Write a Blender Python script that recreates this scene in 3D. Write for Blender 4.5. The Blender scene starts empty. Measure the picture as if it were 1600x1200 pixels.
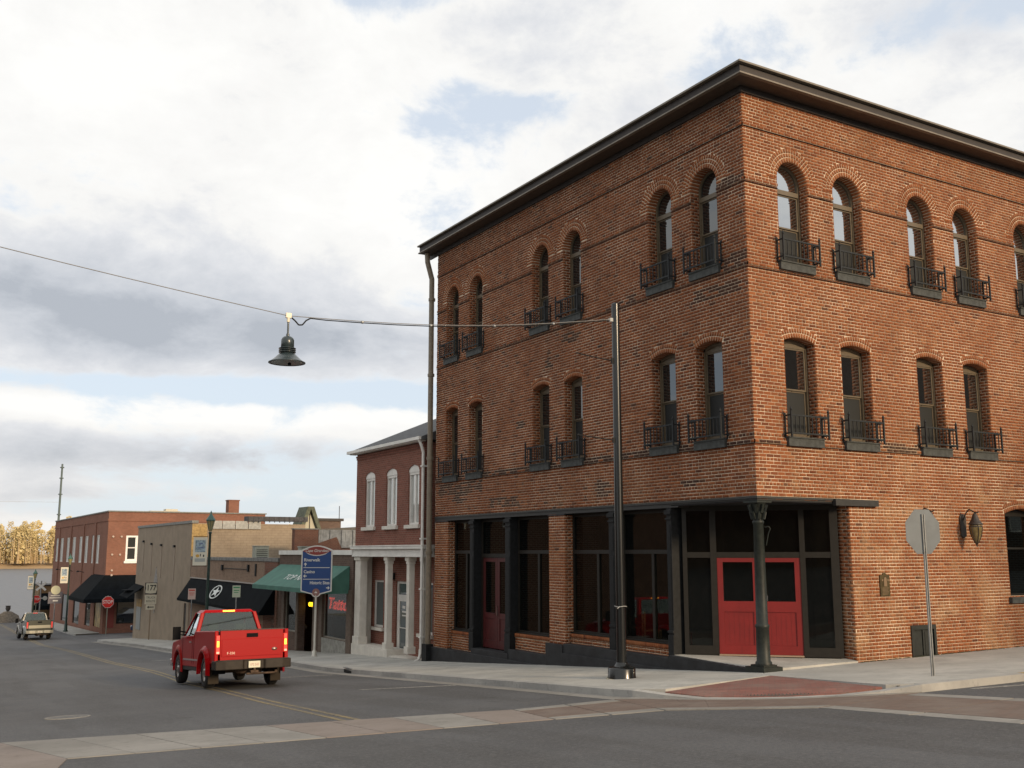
import bpy, math, random
import numpy as np
from mathutils import Vector, Matrix
random.seed(7); rng = np.random.default_rng(7)
SC = bpy.context.scene; COL = SC.collection
R = math.radians; PI = math.pi

# ------------------------------------------------------------------ camera
cam_d = bpy.data.cameras.new('camera'); cam = bpy.data.objects.new('camera', cam_d); COL.objects.link(cam)
CAM = Vector((-15.7612, -16.1180, 2.4611))
_r = Vector((0.857697, -0.514155, -0.001075)); _u = Vector((-0.082562, -0.139791, 0.986733)); _f = Vector((0.507484, 0.846229, 0.162348))
cam.matrix_world = Matrix(((_r.x, _u.x, -_f.x, CAM.x), (_r.y, _u.y, -_f.y, CAM.y), (_r.z, _u.z, -_f.z, CAM.z), (0, 0, 0, 1)))
cam_d.sensor_width = 36; cam_d.lens = 35.958; cam_d.clip_start = 0.1; cam_d.clip_end = 6000
SC.camera = cam

# ------------------------------------------------------------------ light
SUN_AZ, SUN_EL = R(190), R(17)     # compass style: 0 = +Y, clockwise
S_dir = Vector((math.sin(R(169)) * math.cos(SUN_EL), math.cos(R(169)) * math.cos(SUN_EL), math.sin(SUN_EL)))
sd = bpy.data.lights.new('sun', 'SUN'); sd.energy = 3.4; sd.angle = R(9); sd.color = (1.0, 0.76, 0.50)
sun = bpy.data.objects.new('sun', sd); COL.objects.link(sun); sun.rotation_euler = S_dir.to_track_quat('Z', 'Y').to_euler()
SC.view_settings.view_transform = 'Standard'; SC.view_settings.look = 'None'
SC.view_settings.exposure = 0.0; SC.view_settings.gamma = 1.0; SC.view_settings.use_curve_mapping = False

# ------------------------------------------------------------------ node helpers
class NT:
    def __init__(s, tree): s.t = tree; s.n = tree.nodes; s.l = tree.links
    def new(s, typ, **kw):
        n = s.n.new(typ)
        for k, v in kw.items(): setattr(n, k, v)
        return n
    def put(s, sock, v):
        if isinstance(v, bpy.types.NodeSocket): s.l.new(v, sock)
        elif v is not None:
            if hasattr(sock.default_value, '__len__') and hasattr(v, '__len__') and len(sock.default_value) == 4 and len(v) == 3: v = (*v, 1)
            sock.default_value = v
    def math(s, op, a, b=None, c=None, clamp=False):
        n = s.new('ShaderNodeMath', operation=op, use_clamp=clamp); s.put(n.inputs[0], a)
        if b is not None: s.put(n.inputs[1], b)
        if c is not None: s.put(n.inputs[2], c)
        return n.outputs[0]
    def mix(s, f, a, b, typ='RGBA', blend='MIX'):
        n = s.new('ShaderNodeMix', data_type=typ)
        if typ == 'RGBA': n.blend_type = blend; i = (6, 7, 2)
        else: i = (2, 3, 0)
        s.put(n.inputs[0], f); s.put(n.inputs[i[0]], a); s.put(n.inputs[i[1]], b); return n.outputs[i[2]]
    def noise(s, vec, scale, detail=4, rough=.55, out=0, dist=0):
        n = s.new('ShaderNodeTexNoise'); s.put(n.inputs['Vector'], vec); n.inputs['Scale'].default_value = scale
        n.inputs['Detail'].default_value = detail; n.inputs['Roughness'].default_value = rough; n.inputs['Distortion'].default_value = dist
        return n.outputs[out]
    def ramp(s, f, stops, interp='LINEAR'):
        n = s.new('ShaderNodeValToRGB'); cr = n.color_ramp; cr.interpolation = interp
        while len(cr.elements) > 1: cr.elements.remove(cr.elements[0])
        cr.elements[0].position = stops[0][0]; cr.elements[0].color = (*stops[0][1], 1)
        for p, c in stops[1:]:
            e = cr.elements.new(p); e.color = (*c, 1)
        s.put(n.inputs[0], f); return n.outputs[0]
    def rng(s, v, a, b, c=0., d=1., smooth=True):
        n = s.new('ShaderNodeMapRange'); n.interpolation_type = 'SMOOTHSTEP' if smooth else 'LINEAR'
        for i, x in enumerate((v, a, b, c, d)): s.put(n.inputs[i], x)
        return n.outputs[0]

# ------------------------------------------------------------------ sky: physical sky with broken cloud
W = bpy.data.worlds.new('World'); SC.world = W; W.use_nodes = True
w = NT(W.node_tree); w.n.clear()
tc = w.new('ShaderNodeTexCoord'); D3 = tc.outputs['Generated']
sx = w.new('ShaderNodeSeparateXYZ'); w.l.new(D3, sx.inputs[0]); dx, dy, dz = sx.outputs
sky = w.new('ShaderNodeTexSky', sky_type='NISHITA'); sky.sun_disc = False; sky.sun_elevation = SUN_EL; sky.sun_rotation = R(169)
sky.air_density = 1.0; sky.dust_density = 1.5; sky.ozone_density = 1.5
az = w.math('ARCTAN2', dx, dy); el = w.math('ARCSINE', w.math('MINIMUM', w.math('MAXIMUM', dz, -1), 1))
elp = w.math('MAXIMUM', el, -.02)
# cloud deck coordinates: angular, stretched flatter towards the horizon
cx = w.new('ShaderNodeCombineXYZ'); w.put(cx.inputs[0], az); w.put(cx.inputs[1], w.math('MULTIPLY', w.math('POWER', w.math('ADD', elp,   .03), .7), 1.75)); cx.inputs[2].default_value = 3.7
V = cx.outputs[0]
n1 = w.noise(V, 2.6, 8, .55, dist=.12); n2 = w.noise(V, 7.5, 8, .62, dist=.25); n3 = w.noise(V, 22, 6, .6, dist=.2)
def blob(a, e, ra, re, amp):
    u = w.math('DIVIDE', w.math('SUBTRACT', az, R(a)), R(ra)); v = w.math('DIVIDE', w.math('SUBTRACT', el, R(e)), R(re))
    q = w.math('ADD', w.math('MULTIPLY', u, u), w.math('MULTIPLY', v, v))
    return w.math('MULTIPLY', w.math('EXPONENT', w.math('MULTIPLY', q, -1)), amp)
def total(lst):
    s = lst[0]
    for x in lst[1:]: s = w.math('ADD', s, x)
    return s
# coverage: openings of blue between the clouds (azimuth, elevation, radii, amount)
gap = total([blob(57, 27, 9, 2.6, .30), blob(31, 24.5, 6, 1.6, .26), blob(41, 25, 5, 1.8, .2), blob(58, 27, 9, 3, .16), blob(12, 8.7, 16, .75, .34), blob(9, 26, 9, 4, -.22), blob(55, 24, 8, 3, -.08), blob(8, 2.2, 9, .8, .3), blob(15, 3.9, 14, .5, .12), blob(25, 30, 6, 1.2, .2)])
cov = w.math('SUBTRACT', w.math('ADD', n1, w.math('MULTIPLY', w.math('SUBTRACT', n2, .5), .85)), gap)
cmask = w.rng(cov, .30, .47)
# thickness: grey bellies
thick = total([w.math('MULTIPLY', w.math('SUBTRACT', n1, .48), 1.3), w.math('MULTIPLY', w.math('SUBTRACT', n2, .5), 1.35), w.math('MULTIPLY', w.math('SUBTRACT', n3, .5), .38),
               blob(24, 11.4, 22, 2.3, .60), blob(12, 16, 17, 4.5, .30), blob(33, 20, 6, 3, .12), blob(6, 13, 12, 3.0, .40), blob(14, 5.0, 20, 1.3, .80), blob(10, 2.9, 14, .7, .40),
               blob(22, 19, 9, 4, -.35), blob(5, 26, 12, 4, -.12), blob(12, 7.4, 14, .6, -.6)])
ccol = w.ramp(w.rng(thick, -.15, 1.0, smooth=False), [(0, (1.0, .995, .975)), (.30, (.93, .925, .91)), (.50, (.77, .785, .815)), (.8, (.60, .63, .68)), (1, (.47, .505, .56))])
hz = w.rng(el, R(9), R(-1))
warm = w.mix(w.math('MULTIPLY', hz, .30), ccol, (.95, .88, .76))
bg = w.new('ShaderNodeBackground'); bg.inputs[1].default_value = 0.12
cl10 = w.mix(1.0, warm, (8.45, 8.45, 8.45), blend='MULTIPLY')
skyc = w.mix(.74, sky.outputs[0], (6.9, 7.5, 8.3))     # thin veil of high cloud over the blue
w.l.new(w.mix(cmask, skyc, cl10), bg.inputs[0])
ow = w.new('ShaderNodeOutputWorld'); w.l.new(bg.outputs[0], ow.inputs[0])

# ------------------------------------------------------------------ materials
MATS = {}
def mat(name, col=(.5, .5, .5), rough=.7, metal=0., spec=.5, nz=0., nscale=8., bump=0., bscale=40., emit=None, es=0., ior=None, coat=0., streak=0.):
    if name in MATS: return MATS[name]
    m = bpy.data.materials.new(name); m.use_nodes = True; t = NT(m.node_tree); p = t.n['Principled BSDF']
    p.inputs['Roughness'].default_value = rough; p.inputs['Metallic'].default_value = metal; p.inputs['Specular IOR Level'].default_value = spec
    p.inputs['Coat Weight'].default_value = coat; p.inputs['Coat Roughness'].default_value = .08
    if ior: p.inputs['IOR'].default_value = ior
    geo = t.new('ShaderNodeTexCoord').outputs['Object']
    c = (*col, 1)
    if nz:
        f = t.noise(geo, nscale, 5, .6); c = t.mix(t.rng(f, .3, .7), tuple(x * (1 - nz) for x in col), tuple(min(1, x * (1 + nz)) for x in col))
    if streak:
        mp = t.new('ShaderNodeMapping'); mp.inputs['Scale'].default_value = (9, 9, .8); t.l.new(geo, mp.inputs[0])
        f = t.noise(mp.outputs[0], 1.6, 4, .6); c = t.mix(t.rng(f, .5, .75, 0, streak), c, tuple(x * .45 for x in col))
    t.put(p.inputs['Base Color'], c)
    if bump:
        b = t.new('ShaderNodeBump'); b.inputs['Strength'].default_value = bump; b.inputs['Distance'].default_value = .01
        t.put(b.inputs['Height'], t.noise(geo, bscale, 4, .6)); t.l.new(b.outputs[0], p.inputs['Normal'])
    if emit: p.inputs['Emission Color'].default_value = (*emit, 1); p.inputs['Emission Strength'].default_value = es
    MATS[name] = m; return m

def brick_piece_mat(name, stops, smear=(.36, .20, .10), smear_amt=.6, soot=.35):
    """colour of one brick: its own tone plus world-scale weathering"""
    m = bpy.data.materials.new(name); m.use_nodes = True; t = NT(m.node_tree); p = t.n['Principled BSDF']; p.inputs['Roughness'].default_value = .9; p.inputs['Specular IOR Level'].default_value = .2
    at = t.new('ShaderNodeAttribute', attribute_name='tone').outputs['Fac']
    oi = t.new('ShaderNodeObjectInfo').outputs['Random']
    tone = t.mix(t.math('LESS_THAN', at, .001), at, t.math('ADD', t.math('MULTIPLY', oi, .6), .22), 'FLOAT')
    pos = t.new('ShaderNodeNewGeometry').outputs['Position']
    c = t.ramp(tone, stops)
    g = t.noise(pos, 34, 4, .65); c = t.mix(t.rng(g, .3, .75, 0, .45), c, t.mix(1., c, (.62, .58, .55), blend='MULTIPLY'))
    big = t.noise(pos, .55, 5, .6); c = t.mix(t.rng(big, .48, .72, 0, soot), c, t.mix(1., c, (.42, .38, .38), blend='MULTIPLY'))
    sm = t.noise(pos, 1.1, 6, .68); sz = t.new('ShaderNodeSeparateXYZ'); t.l.new(pos, sz.inputs[0])
    mps = t.new('ShaderNodeMapping'); mps.inputs['Scale'].default_value = (2.6, 2.6, .22); t.l.new(pos, mps.inputs[0])
    st_ = t.noise(mps.outputs[0], 1.0, 5, .6); c = t.mix(t.rng(st_, .52, .74, 0, .45), c, t.mix(1., c, (.50, .45, .43), blend='MULTIPLY')); c = t.mix(t.rng(st_, .44, .26, 0, .35), c, t.mix(1., c, (1.25, 1.2, 1.1), blend='MULTIPLY'))
    low = t.math('MULTIPLY', t.rng(sz.outputs[2], 5.0, 3.9, .22, 1), t.math('MULTIPLY', t.rng(sm, .46, .64, 0, smear_amt), t.rng(sz.outputs[0], .05, .5, .30, 1)))
    c = t.mix(low, c, smear)
    t.put(p.inputs['Base Color'], c)
    b = t.new('ShaderNodeBump'); b.inputs['Strength'].default_value = .5; b.inputs['Distance'].default_value = .006; t.put(b.inputs['Height'], t.noise(pos, 60, 3, .6)); t.l.new(b.outputs[0], p.inputs['Normal'])
    MATS[name] = m; return m
M_BRICK = brick_piece_mat('old_red_brick', [(0, (.05, .03, .024)), (.14, (.10, .040, .024)), (.35, (.185, .060, .026)), (.6, (.25, .083, .033)), (.82, (.30, .108, .042)), (1, (.36, .15, .065))])
def mortar_mat():
    m = bpy.data.materials.new('lime_mortar'); m.use_nodes = True; t = NT(m.node_tree); p = t.n['Principled BSDF']; p.inputs['Roughness'].default_value = .95; p.inputs['Specular IOR Level'].default_value = .1
    pos = t.new('ShaderNodeNewGeometry').outputs['Position']
    a = t.noise(pos, .8, 6, .7); c = t.mix(t.rng(a, .38, .66), (.44, .34, .245), (.80, .66, .50))
    t.put(p.inputs['Base Color'], t.mix(t.rng(t.noise(pos, 25, 3), .4, .7, 0, .35), c, (.16, .11, .09))); MATS['mortar'] = m; return m
M_MORTAR = mortar_mat()

def brick_tex_mat(name, c1, c2, mortar, bw=.215, bh=.0762, ms=.011, dirt=.3, bump=.4):
    if name in MATS: return MATS[name]
    m = bpy.data.materials.new(name); m.use_nodes = True; t = NT(m.node_tree); p = t.n['Principled BSDF']; p.inputs['Roughness'].default_value = .9; p.inputs['Specular IOR Level'].default_value = .2
    uv = t.new('ShaderNodeUVMap').outputs[0]; b = t.new('ShaderNodeTexBrick'); t.l.new(uv, b.inputs[0])
    b.inputs['Scale'].default_value = 1; b.inputs['Brick Width'].default_value = bw; b.inputs['Row Height'].default_value = bh; b.inputs['Mortar Size'].default_value = ms
    b.inputs['Mortar Smooth'].default_value = .2
    t.put(b.inputs['Color1'], c1); t.put(b.inputs['Color2'], c2); t.put(b.inputs['Mortar'], mortar)
    pos = t.new('ShaderNodeNewGeometry').outputs['Position']
    a = t.noise(pos, .7, 6, .65); c = t.mix(t.rng(a, .42, .7, 0, dirt), b.outputs[0], t.mix(1., b.outputs[0], (.45, .42, .40), blend='MULTIPLY'))
    a2 = t.noise(pos, 5, 5, .65); c = t.mix(t.rng(a2, .4, .7, 0, .25), c, t.mix(1., c, (.6, .58, .56), blend='MULTIPLY'))
    t.put(p.inputs['Base Color'], c)
    bu = t.new('ShaderNodeBump'); bu.inputs['Strength'].default_value = bump; bu.inputs['Distance'].default_value = .008; bu.invert = True; t.put(bu.inputs['Height'], b.outputs[1]); t.l.new(bu.outputs[0], p.inputs['Normal'])
    MATS[name] = m; return m

def glass_mat(name, tint=(.012, .014, .014), refl=.3, trans=0., rough=.02, wav=.02, tc=(.62, .64, .6), fr=.8):
    if name in MATS: return MATS[name]
    m = bpy.data.materials.new(name); m.use_nodes = True; t = NT(m.node_tree); t.n.clear()
    o = t.new('ShaderNodeOutputMaterial'); gl = t.new('ShaderNodeBsdfGlossy'); gl.inputs['Roughness'].default_value = rough; gl.inputs[0].default_value = (.9, .93, .95, 1)
    df = t.new('ShaderNodeBsdfDiffuse'); df.inputs[0].default_value = (*tint, 1); tr = t.new('ShaderNodeBsdfTransparent'); tr.inputs[0].default_value = (*tc, 1)
    lw = t.new('ShaderNodeLayerWeight'); lw.inputs[0].default_value = .35
    f = t.math('MINIMUM', t.math('ADD', t.math('MULTIPLY', lw.outputs[0], fr), refl), .95)
    base = t.new('ShaderNodeMixShader'); base.inputs[0].default_value = trans; t.l.new(df.outputs[0], base.inputs[1]); t.l.new(tr.outputs[0], base.inputs[2])
    mx = t.new('ShaderNodeMixShader'); t.put(mx.inputs[0], f); t.l.new(base.outputs[0], mx.inputs[1]); t.l.new(gl.outputs[0], mx.inputs[2]); t.l.new(mx.outputs[0], o.inputs[0])
    if wav:
        b = t.new('ShaderNodeBump'); b.inputs['Strength'].default_value = wav; b.inputs['Distance'].default_value = .05
        t.put(b.inputs['Height'], t.noise(t.new('ShaderNodeTexCoord').outputs['Object'], 1.6, 2)); t.l.new(b.outputs[0], gl.inputs['Normal'])
    MATS[name] = m; return m
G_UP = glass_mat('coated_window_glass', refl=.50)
G_UPA = glass_mat('coated_window_glass_dimmer', refl=.10)  # copy of the same glass, reflection turned down for the shaded street face
G_SCREEN = mat('insect_screen', (.022, .024, .024), .55, spec=.25)
G_SHOP = glass_mat('shop_glass', fr=.24, refl=.012, trans=.85, wav=.0)
G_CAR = glass_mat('car_glass', refl=.05, trans=.95, wav=0, tc=(.66, .72, .60))
G_FAR = glass_mat('far_window_glass', (.03, .035, .035), refl=.12)

BLACKIRON = mat('black_painted_iron', (.011, .012, .013), .6, spec=.25, nz=.3, nscale=12, bump=.15)
RAIL = mat('grey_black_railing_paint', (.020, .023, .025), .6, spec=.25, nz=.25, nscale=20)
SILL = mat('dark_stone_sill', (.045, .050, .048), .7, nz=.4, nscale=7, bump=.3, streak=.5)
OLIVE = mat('olive_brown_window_paint', (.115, .088, .055), .5, nz=.12)
DKFRAME = mat('dark_bronze_frame', (.016, .014, .011), .55, spec=.3, nz=.15)
TRIMBROWN = mat('brown_cornice_paint', (.026, .019, .016), .6, nz=.2, nscale=3)
TRIMTAN = mat('tan_cornice_edge', (.17, .145, .11), .5, nz=.15, nscale=3)
REDDOOR = mat('red_painted_wood', (.18, .011, .010), .45, nz=.10, nscale=2.0, streak=.22)
DARKRED = mat('dark_red_painted_wood', (.065, .009, .009), .5, nz=.2)
WHITE = mat('white_paint', (.70, .685, .64), .6, nz=.08, nscale=2, streak=.15)
CREAM = mat('cream_stucco', (.66, .63, .56), .8, nz=.08, nscale=3, bump=.2, streak=.15)
BROWNPIPE = mat('brown_downpipe_paint', (.19, .155, .11), .5, nz=.15)
STEELG = mat('galvanised_steel', (.30, .31, .31), .45, metal=.6, nz=.15)
BLACKGLOSS = mat('black_gloss_pole', (.006, .007, .007), .25, spec=.5, coat=.15)
RUBBER = mat('tyre_rubber', (.022, .021, .020), .85, bump=.3)
CHROME = mat('chrome', (.6, .6, .6), .2, metal=1)
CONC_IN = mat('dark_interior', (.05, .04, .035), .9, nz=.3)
ROOFTAR = mat('tar_roof', (.06, .06, .06), .95, nz=.2)
GREENPOST = mat('dark_green_lamp_paint', (.018, .040, .032), .4, nz=.2)

# ------------------------------------------------------------------ mesh builder
class MB:
    def __init__(s): s.v = []; s.f = []; s.m = []; s.sm = []
    def add(s, vs, fs, m=0, smooth=False):
        b = len(s.v); s.v += [tuple(q) for q in vs]
        for f in fs: s.f.append([b + i for i in f]); s.m.append(m); s.sm.append(smooth)
        return s
    def box(s, x0, x1, y0, y1, z0, z1, m=0):
        x0, x1 = min(x0, x1), max(x0, x1); y0, y1 = min(y0, y1), max(y0, y1); z0, z1 = min(z0, z1), max(z0, z1)
        v = [(x0, y0, z0), (x1, y0, z0), (x1, y1, z0), (x0, y1, z0), (x0, y0, z1), (x1, y0, z1), (x1, y1, z1), (x0, y1, z1)]
        return s.add(v, [(0, 3, 2, 1), (4, 5, 6, 7), (0, 1, 5, 4), (1, 2, 6, 5), (2, 3, 7, 6), (3, 0, 4, 7)], m)
    def hexa(s, v8, m=0):
        return s.add(v8, [(0, 3, 2, 1), (4, 5, 6, 7), (0, 1, 5, 4), (1, 2, 6, 5), (2, 3, 7, 6), (3, 0, 4, 7)], m)
    def cyl(s, p0, p1, r0, r1=None, n=12, m=0, caps=True, smooth=True):
        r1 = r0 if r1 is None else r1; p0 = Vector(p0); p1 = Vector(p1); d = (p1 - p0).normalized()
        a = d.orthogonal().normalized(); b = d.cross(a); vs = []
        for p, r in ((p0, r0), (p1, r1)):
            for i in range(n):
                t = 2 * PI * i / n; vs.append(p + (a * math.cos(t) + b * math.sin(t)) * r)
        s.add(vs, [(i, (i + 1) % n, n + (i + 1) % n, n + i) for i in range(n)], m, smooth)
        if caps: s.add(vs, [tuple(range(n))[::-1], tuple(range(n, 2 * n))], m)
        return s
    def tube(s, pts, r, n=6, m=0):
        for a, b in zip(pts, pts[1:]): s.cyl(a, b, r, r, n, m)
        return s
    def lathe(s, prof, c=(0, 0, 0), n=24, m=0, smooth=True, axis='z', squash=1.):
        vs = []
        for r, z in prof:
            for i in range(n):
                t = 2 * PI * i / n; x, y = r * math.cos(t), r * math.sin(t) * squash
                if axis == 'z': vs.append((c[0] + x, c[1] + y, c[2] + z))
                elif axis == 'x': vs.append((c[0] + z, c[1] + x, c[2] + y))
                else: vs.append((c[0] + x, c[1] + z, c[2] + y))
        k = len(prof)
        fs = [(j * n + i, j * n + (i + 1) % n, (j + 1) * n + (i + 1) % n, (j + 1) * n + i) for j in range(k - 1) for i in range(n)]
        if axis == 'y': fs = [f[::-1] for f in fs]
        s.add(vs, fs, m, smooth); return s
    def prism(s, pts, d0, d1, plane='xz', m=0):
        """polygon pts in a plane, extruded along the third axis from d0 to d1"""
        def P(p, d):
            return {'xz': (p[0], d, p[1]), 'yz': (d, p[0], p[1]), 'xy': (p[0], p[1], d)}[plane]
        n = len(pts); vs = [P(p, d0) for p in pts] + [P(p, d1) for p in pts]
        s.add(vs, [tuple(range(n)), tuple(range(2 * n - 1, n - 1, -1))] + [(i, n + i, n + (i + 1) % n, (i + 1) % n) for i in range(n)], m)
        return s
    def arc(s, cx, cz, r0, r1, a0, a1, y0, y1, n=12, m=0):
        """ring segment in the xz plane with depth y0..y1"""
        for i in range(n):
            t0 = a0 + (a1 - a0) * i / n; t1 = a0 + (a1 - a0) * (i + 1) / n; q = []
            for y in (y0, y1):
                for r, t in ((r0, t0), (r1, t0), (r1, t1), (r0, t1)): q.append((cx + r * math.cos(t), y, cz + r * math.sin(t)))
            s.hexa(q, m)
        return s
    def sphere(s, c, r, n=10, k=6, m=0, sz=1.):
        return s.lathe([(r * math.sin(PI * j / k) + 1e-4, -r * sz * math.cos(PI * j / k)) for j in range(k + 1)], c, n, m)
    def mesh(s, name, mats, fix=True):
        me = bpy.data.meshes.new(name); me.from_pydata(s.v, [], s.f)
        for q in (mats if isinstance(mats, (list, tuple)) else [mats]): me.materials.append(q)
        me.polygons.foreach_set('material_index', s.m); me.polygons.foreach_set('use_smooth', s.sm)
        if fix:
            import bmesh
            bm = bmesh.new(); bm.from_mesh(me); bmesh.ops.recalc_face_normals(bm, faces=bm.faces); bm.to_mesh(me); bm.free()
        me.update()
        uv = me.uv_layers.new(name='UVMap'); nl = len(me.loops)
        li = np.zeros(nl, int); me.loops.foreach_get('vertex_index', li)
        co = np.zeros(len(me.vertices) * 3); me.vertices.foreach_get('co', co); co = co.reshape(-1, 3)
        nr = np.zeros(len(me.polygons) * 3); me.polygons.foreach_get('normal', nr); nr = np.abs(nr.reshape(-1, 3))
        lt = np.zeros(len(me.polygons), int); me.polygons.foreach_get('loop_total', lt); pn = np.repeat(nr, lt, axis=0); c = co[li]
        ux = np.where(pn[:, 0] > pn[:, 1], c[:, 1], c[:, 0]); flat = pn[:, 2] > .8
        U = np.where(flat, c[:, 0], ux); Vv = np.where(flat, c[:, 1], c[:, 2])
        uv.data.foreach_set('uv', np.stack([U, Vv], 1).ravel()); return me
    def build(s, name, mats, parent=None, bevel=0., loc=None, rot=None, label=None, kind=None):
        o = bpy.data.objects.new(name, s.mesh(name, mats)); COL.objects.link(o)
        if parent: o.parent = parent
        if loc is not None: o.location = loc
        if rot is not None: o.rotation_euler = rot
        if bevel:
            b = o.modifiers.new('bevel', 'BEVEL'); b.width = bevel; b.segments = 2; b.limit_method = 'ANGLE'; b.angle_limit = R(35)
        if label: o['label'] = label
        if kind: o['kind'] = kind
        return o

def tag(o, label=None, cat=None, group=None, kind=None):
    for k, v in (('label', label), ('category', cat), ('group', group), ('kind', kind)):
        if v: o[k] = v
    return o
def thing(name, loc=(0, 0, 0), rz=0., label=None, cat=None, group=None):
    o = bpy.data.objects.new(name, None); COL.objects.link(o); o.location = loc; o.rotation_euler = (0, 0, rz); o.empty_display_size = .3
    return tag(o, label, cat, group)
def inst(name, me, parent=None, loc=(0, 0, 0), rot=(0, 0, 0)):
    o = bpy.data.objects.new(name, me); COL.objects.link(o); o.parent = parent; o.location = loc; o.rotation_euler = rot; return o
def copy_tree(o, parent=None):
    c = o.copy(); COL.objects.link(c); c.parent = parent
    for ch in list(o.children): copy_tree(ch, c)
    return c
def text(name, body, size, m, parent=None, loc=(0, 0, 0), rot=(R(90), 0, 0), ext=.002, shear=0., align='CENTER', xs=1., bold=0.):
    cu = bpy.data.curves.new(name, 'FONT'); cu.body = body; cu.size = size; cu.extrude = ext; cu.align_x = align; cu.align_y = 'CENTER'; cu.shear = shear; cu.offset = bold; cu.resolution_u = 3
    t = bpy.data.objects.new(name + '_tmp', cu); COL.objects.link(t); bpy.context.view_layer.update()
    me = bpy.data.meshes.new_from_object(t.evaluated_get(bpy.context.evaluated_depsgraph_get())); bpy.data.objects.remove(t); bpy.data.curves.remove(cu)
    me.materials.clear(); me.materials.append(m); o = inst(name, me, parent, loc, rot); o.scale = (xs, 1, 1); return o

# ------------------------------------------------------------------ ground heights
PY = [-400, -60, -30, -16, 0, 16, 22, 32, 48, 64, 80, 110, 125, 150, 165]
PZ = [14., 3.6, 2.1, 1.15, 0, -1.15, -1.42, -2.02, -2.8, -3.7, -4.3, -5.0, -5.35, -8.6, -10.5]
def G(x, y, c=0.): return float(np.interp(y, PY, PZ)) + .012 * max(-40, min(40, x)) + c
def drape(mb, poly, ct=0., cb=-.6, m=0):
    """slab over the ground: poly of (x, y) or (x, y, c)"""
    n = len(poly); top = [(p[0], p[1], G(p[0], p[1], p[2] if len(p) > 2 else ct)) for p in poly]
    bot = [(p[0], p[1], G(p[0], p[1], cb)) for p in poly]
    mb.add(top + bot, [tuple(range(n))] + [(i, n + i, n + (i + 1) % n, (i + 1) % n) for i in range(n)], m); return mb
ROADC = -.135
ylines = sorted(set([y for y in PY if -60 <= y <= 125] + list(range(-60, 125, 2)) + [118.]))
def sheet(name, x0, x1, y0, y1, c, m, nx=24):
    ys = [y for y in ylines if y0 <= y <= y1]; xs = np.linspace(x0, x1, nx); mb = MB()
    vs = [(x, y, G(x, y, c)) for y in ys for x in xs]; k = len(xs)
    mb.add(vs, [(j * k + i, j * k + i + 1, (j + 1) * k + i + 1, (j + 1) * k + i) for j in range(len(ys) - 1) for i in range(k - 1)], 0, True)
    o = mb.build(name, m); o['kind'] = 'structure'; return o

def asphalt_mat():
    m = bpy.data.materials.new('worn_asphalt'); m.use_nodes = True; t = NT(m.node_tree); p = t.n['Principled BSDF']
    pos = t.new('ShaderNodeNewGeometry').outputs['Position']
    a = t.noise(pos, .35, 6, .6); b = t.noise(pos, 110, 2, .7); mp = t.new('ShaderNodeMapping'); mp.inputs['Scale'].default_value = (1.1, .12, 1); t.l.new(pos, mp.inputs[0])
    tr = t.noise(mp.outputs[0], 1.0, 4, .55)
    c = t.mix(t.rng(a, .35, .65), (.086, .088, .093), (.112, .115, .120)); c = t.mix(t.rng(tr, .42, .62, 0, .5), c, (.060, .059, .058))
    c = t.mix(t.rng(b, .45, .75, 0, .5), c, (.16, .155, .15)); c = t.mix(t.rng(b, .5, .25, 0, .6), c, (.035, .034, .034))
    vo = t.new('ShaderNodeTexVoronoi', feature='DISTANCE_TO_EDGE'); vo.inputs['Scale'].default_value = .16; t.put(vo.inputs['Vector'], t.mix(.6, pos, t.noise(pos, 1.5, 4, out=1), 'RGBA', 'ADD'))
    c = t.mix(t.rng(vo.outputs[0], .003, .0, 0, .18), c, (.03, .03, .03))
    sp = t.noise(pos, 1.7, 3, .5); c = t.mix(t.rng(sp, .66, .76, 0, .45), c, (.045, .044, .044))
    co = t.noise(pos, 18, 5, .8); c = t.mix(t.rng(co, .5, .66, 0, .75), c, (.15, .147, .142)); c = t.mix(t.rng(co, .48, .34, 0, .6), c, (.055, .054, .054))
    mp2 = t.new('ShaderNodeMapping'); mp2.inputs['Scale'].default_value = (.10, .9, 1); t.l.new(pos, mp2.inputs[0]); c = t.mix(t.rng(t.noise(mp2.outputs[0], 1, 5, .6), .5, .7, 0, .30), c, (.125, .122, .12))
    t.put(p.inputs['Base Color'], c); p.inputs['Roughness'].default_value = .82; p.inputs['Specular IOR Level'].default_value = .35
    bu = t.new('ShaderNodeBump'); bu.inputs['Strength'].default_value = .8; bu.inputs['Distance'].default_value = .012; t.put(bu.inputs['Height'], t.math('ADD', b, co)); t.l.new(bu.outputs[0], p.inputs['Normal'])
    return m
ASPH = asphalt_mat()
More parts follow.
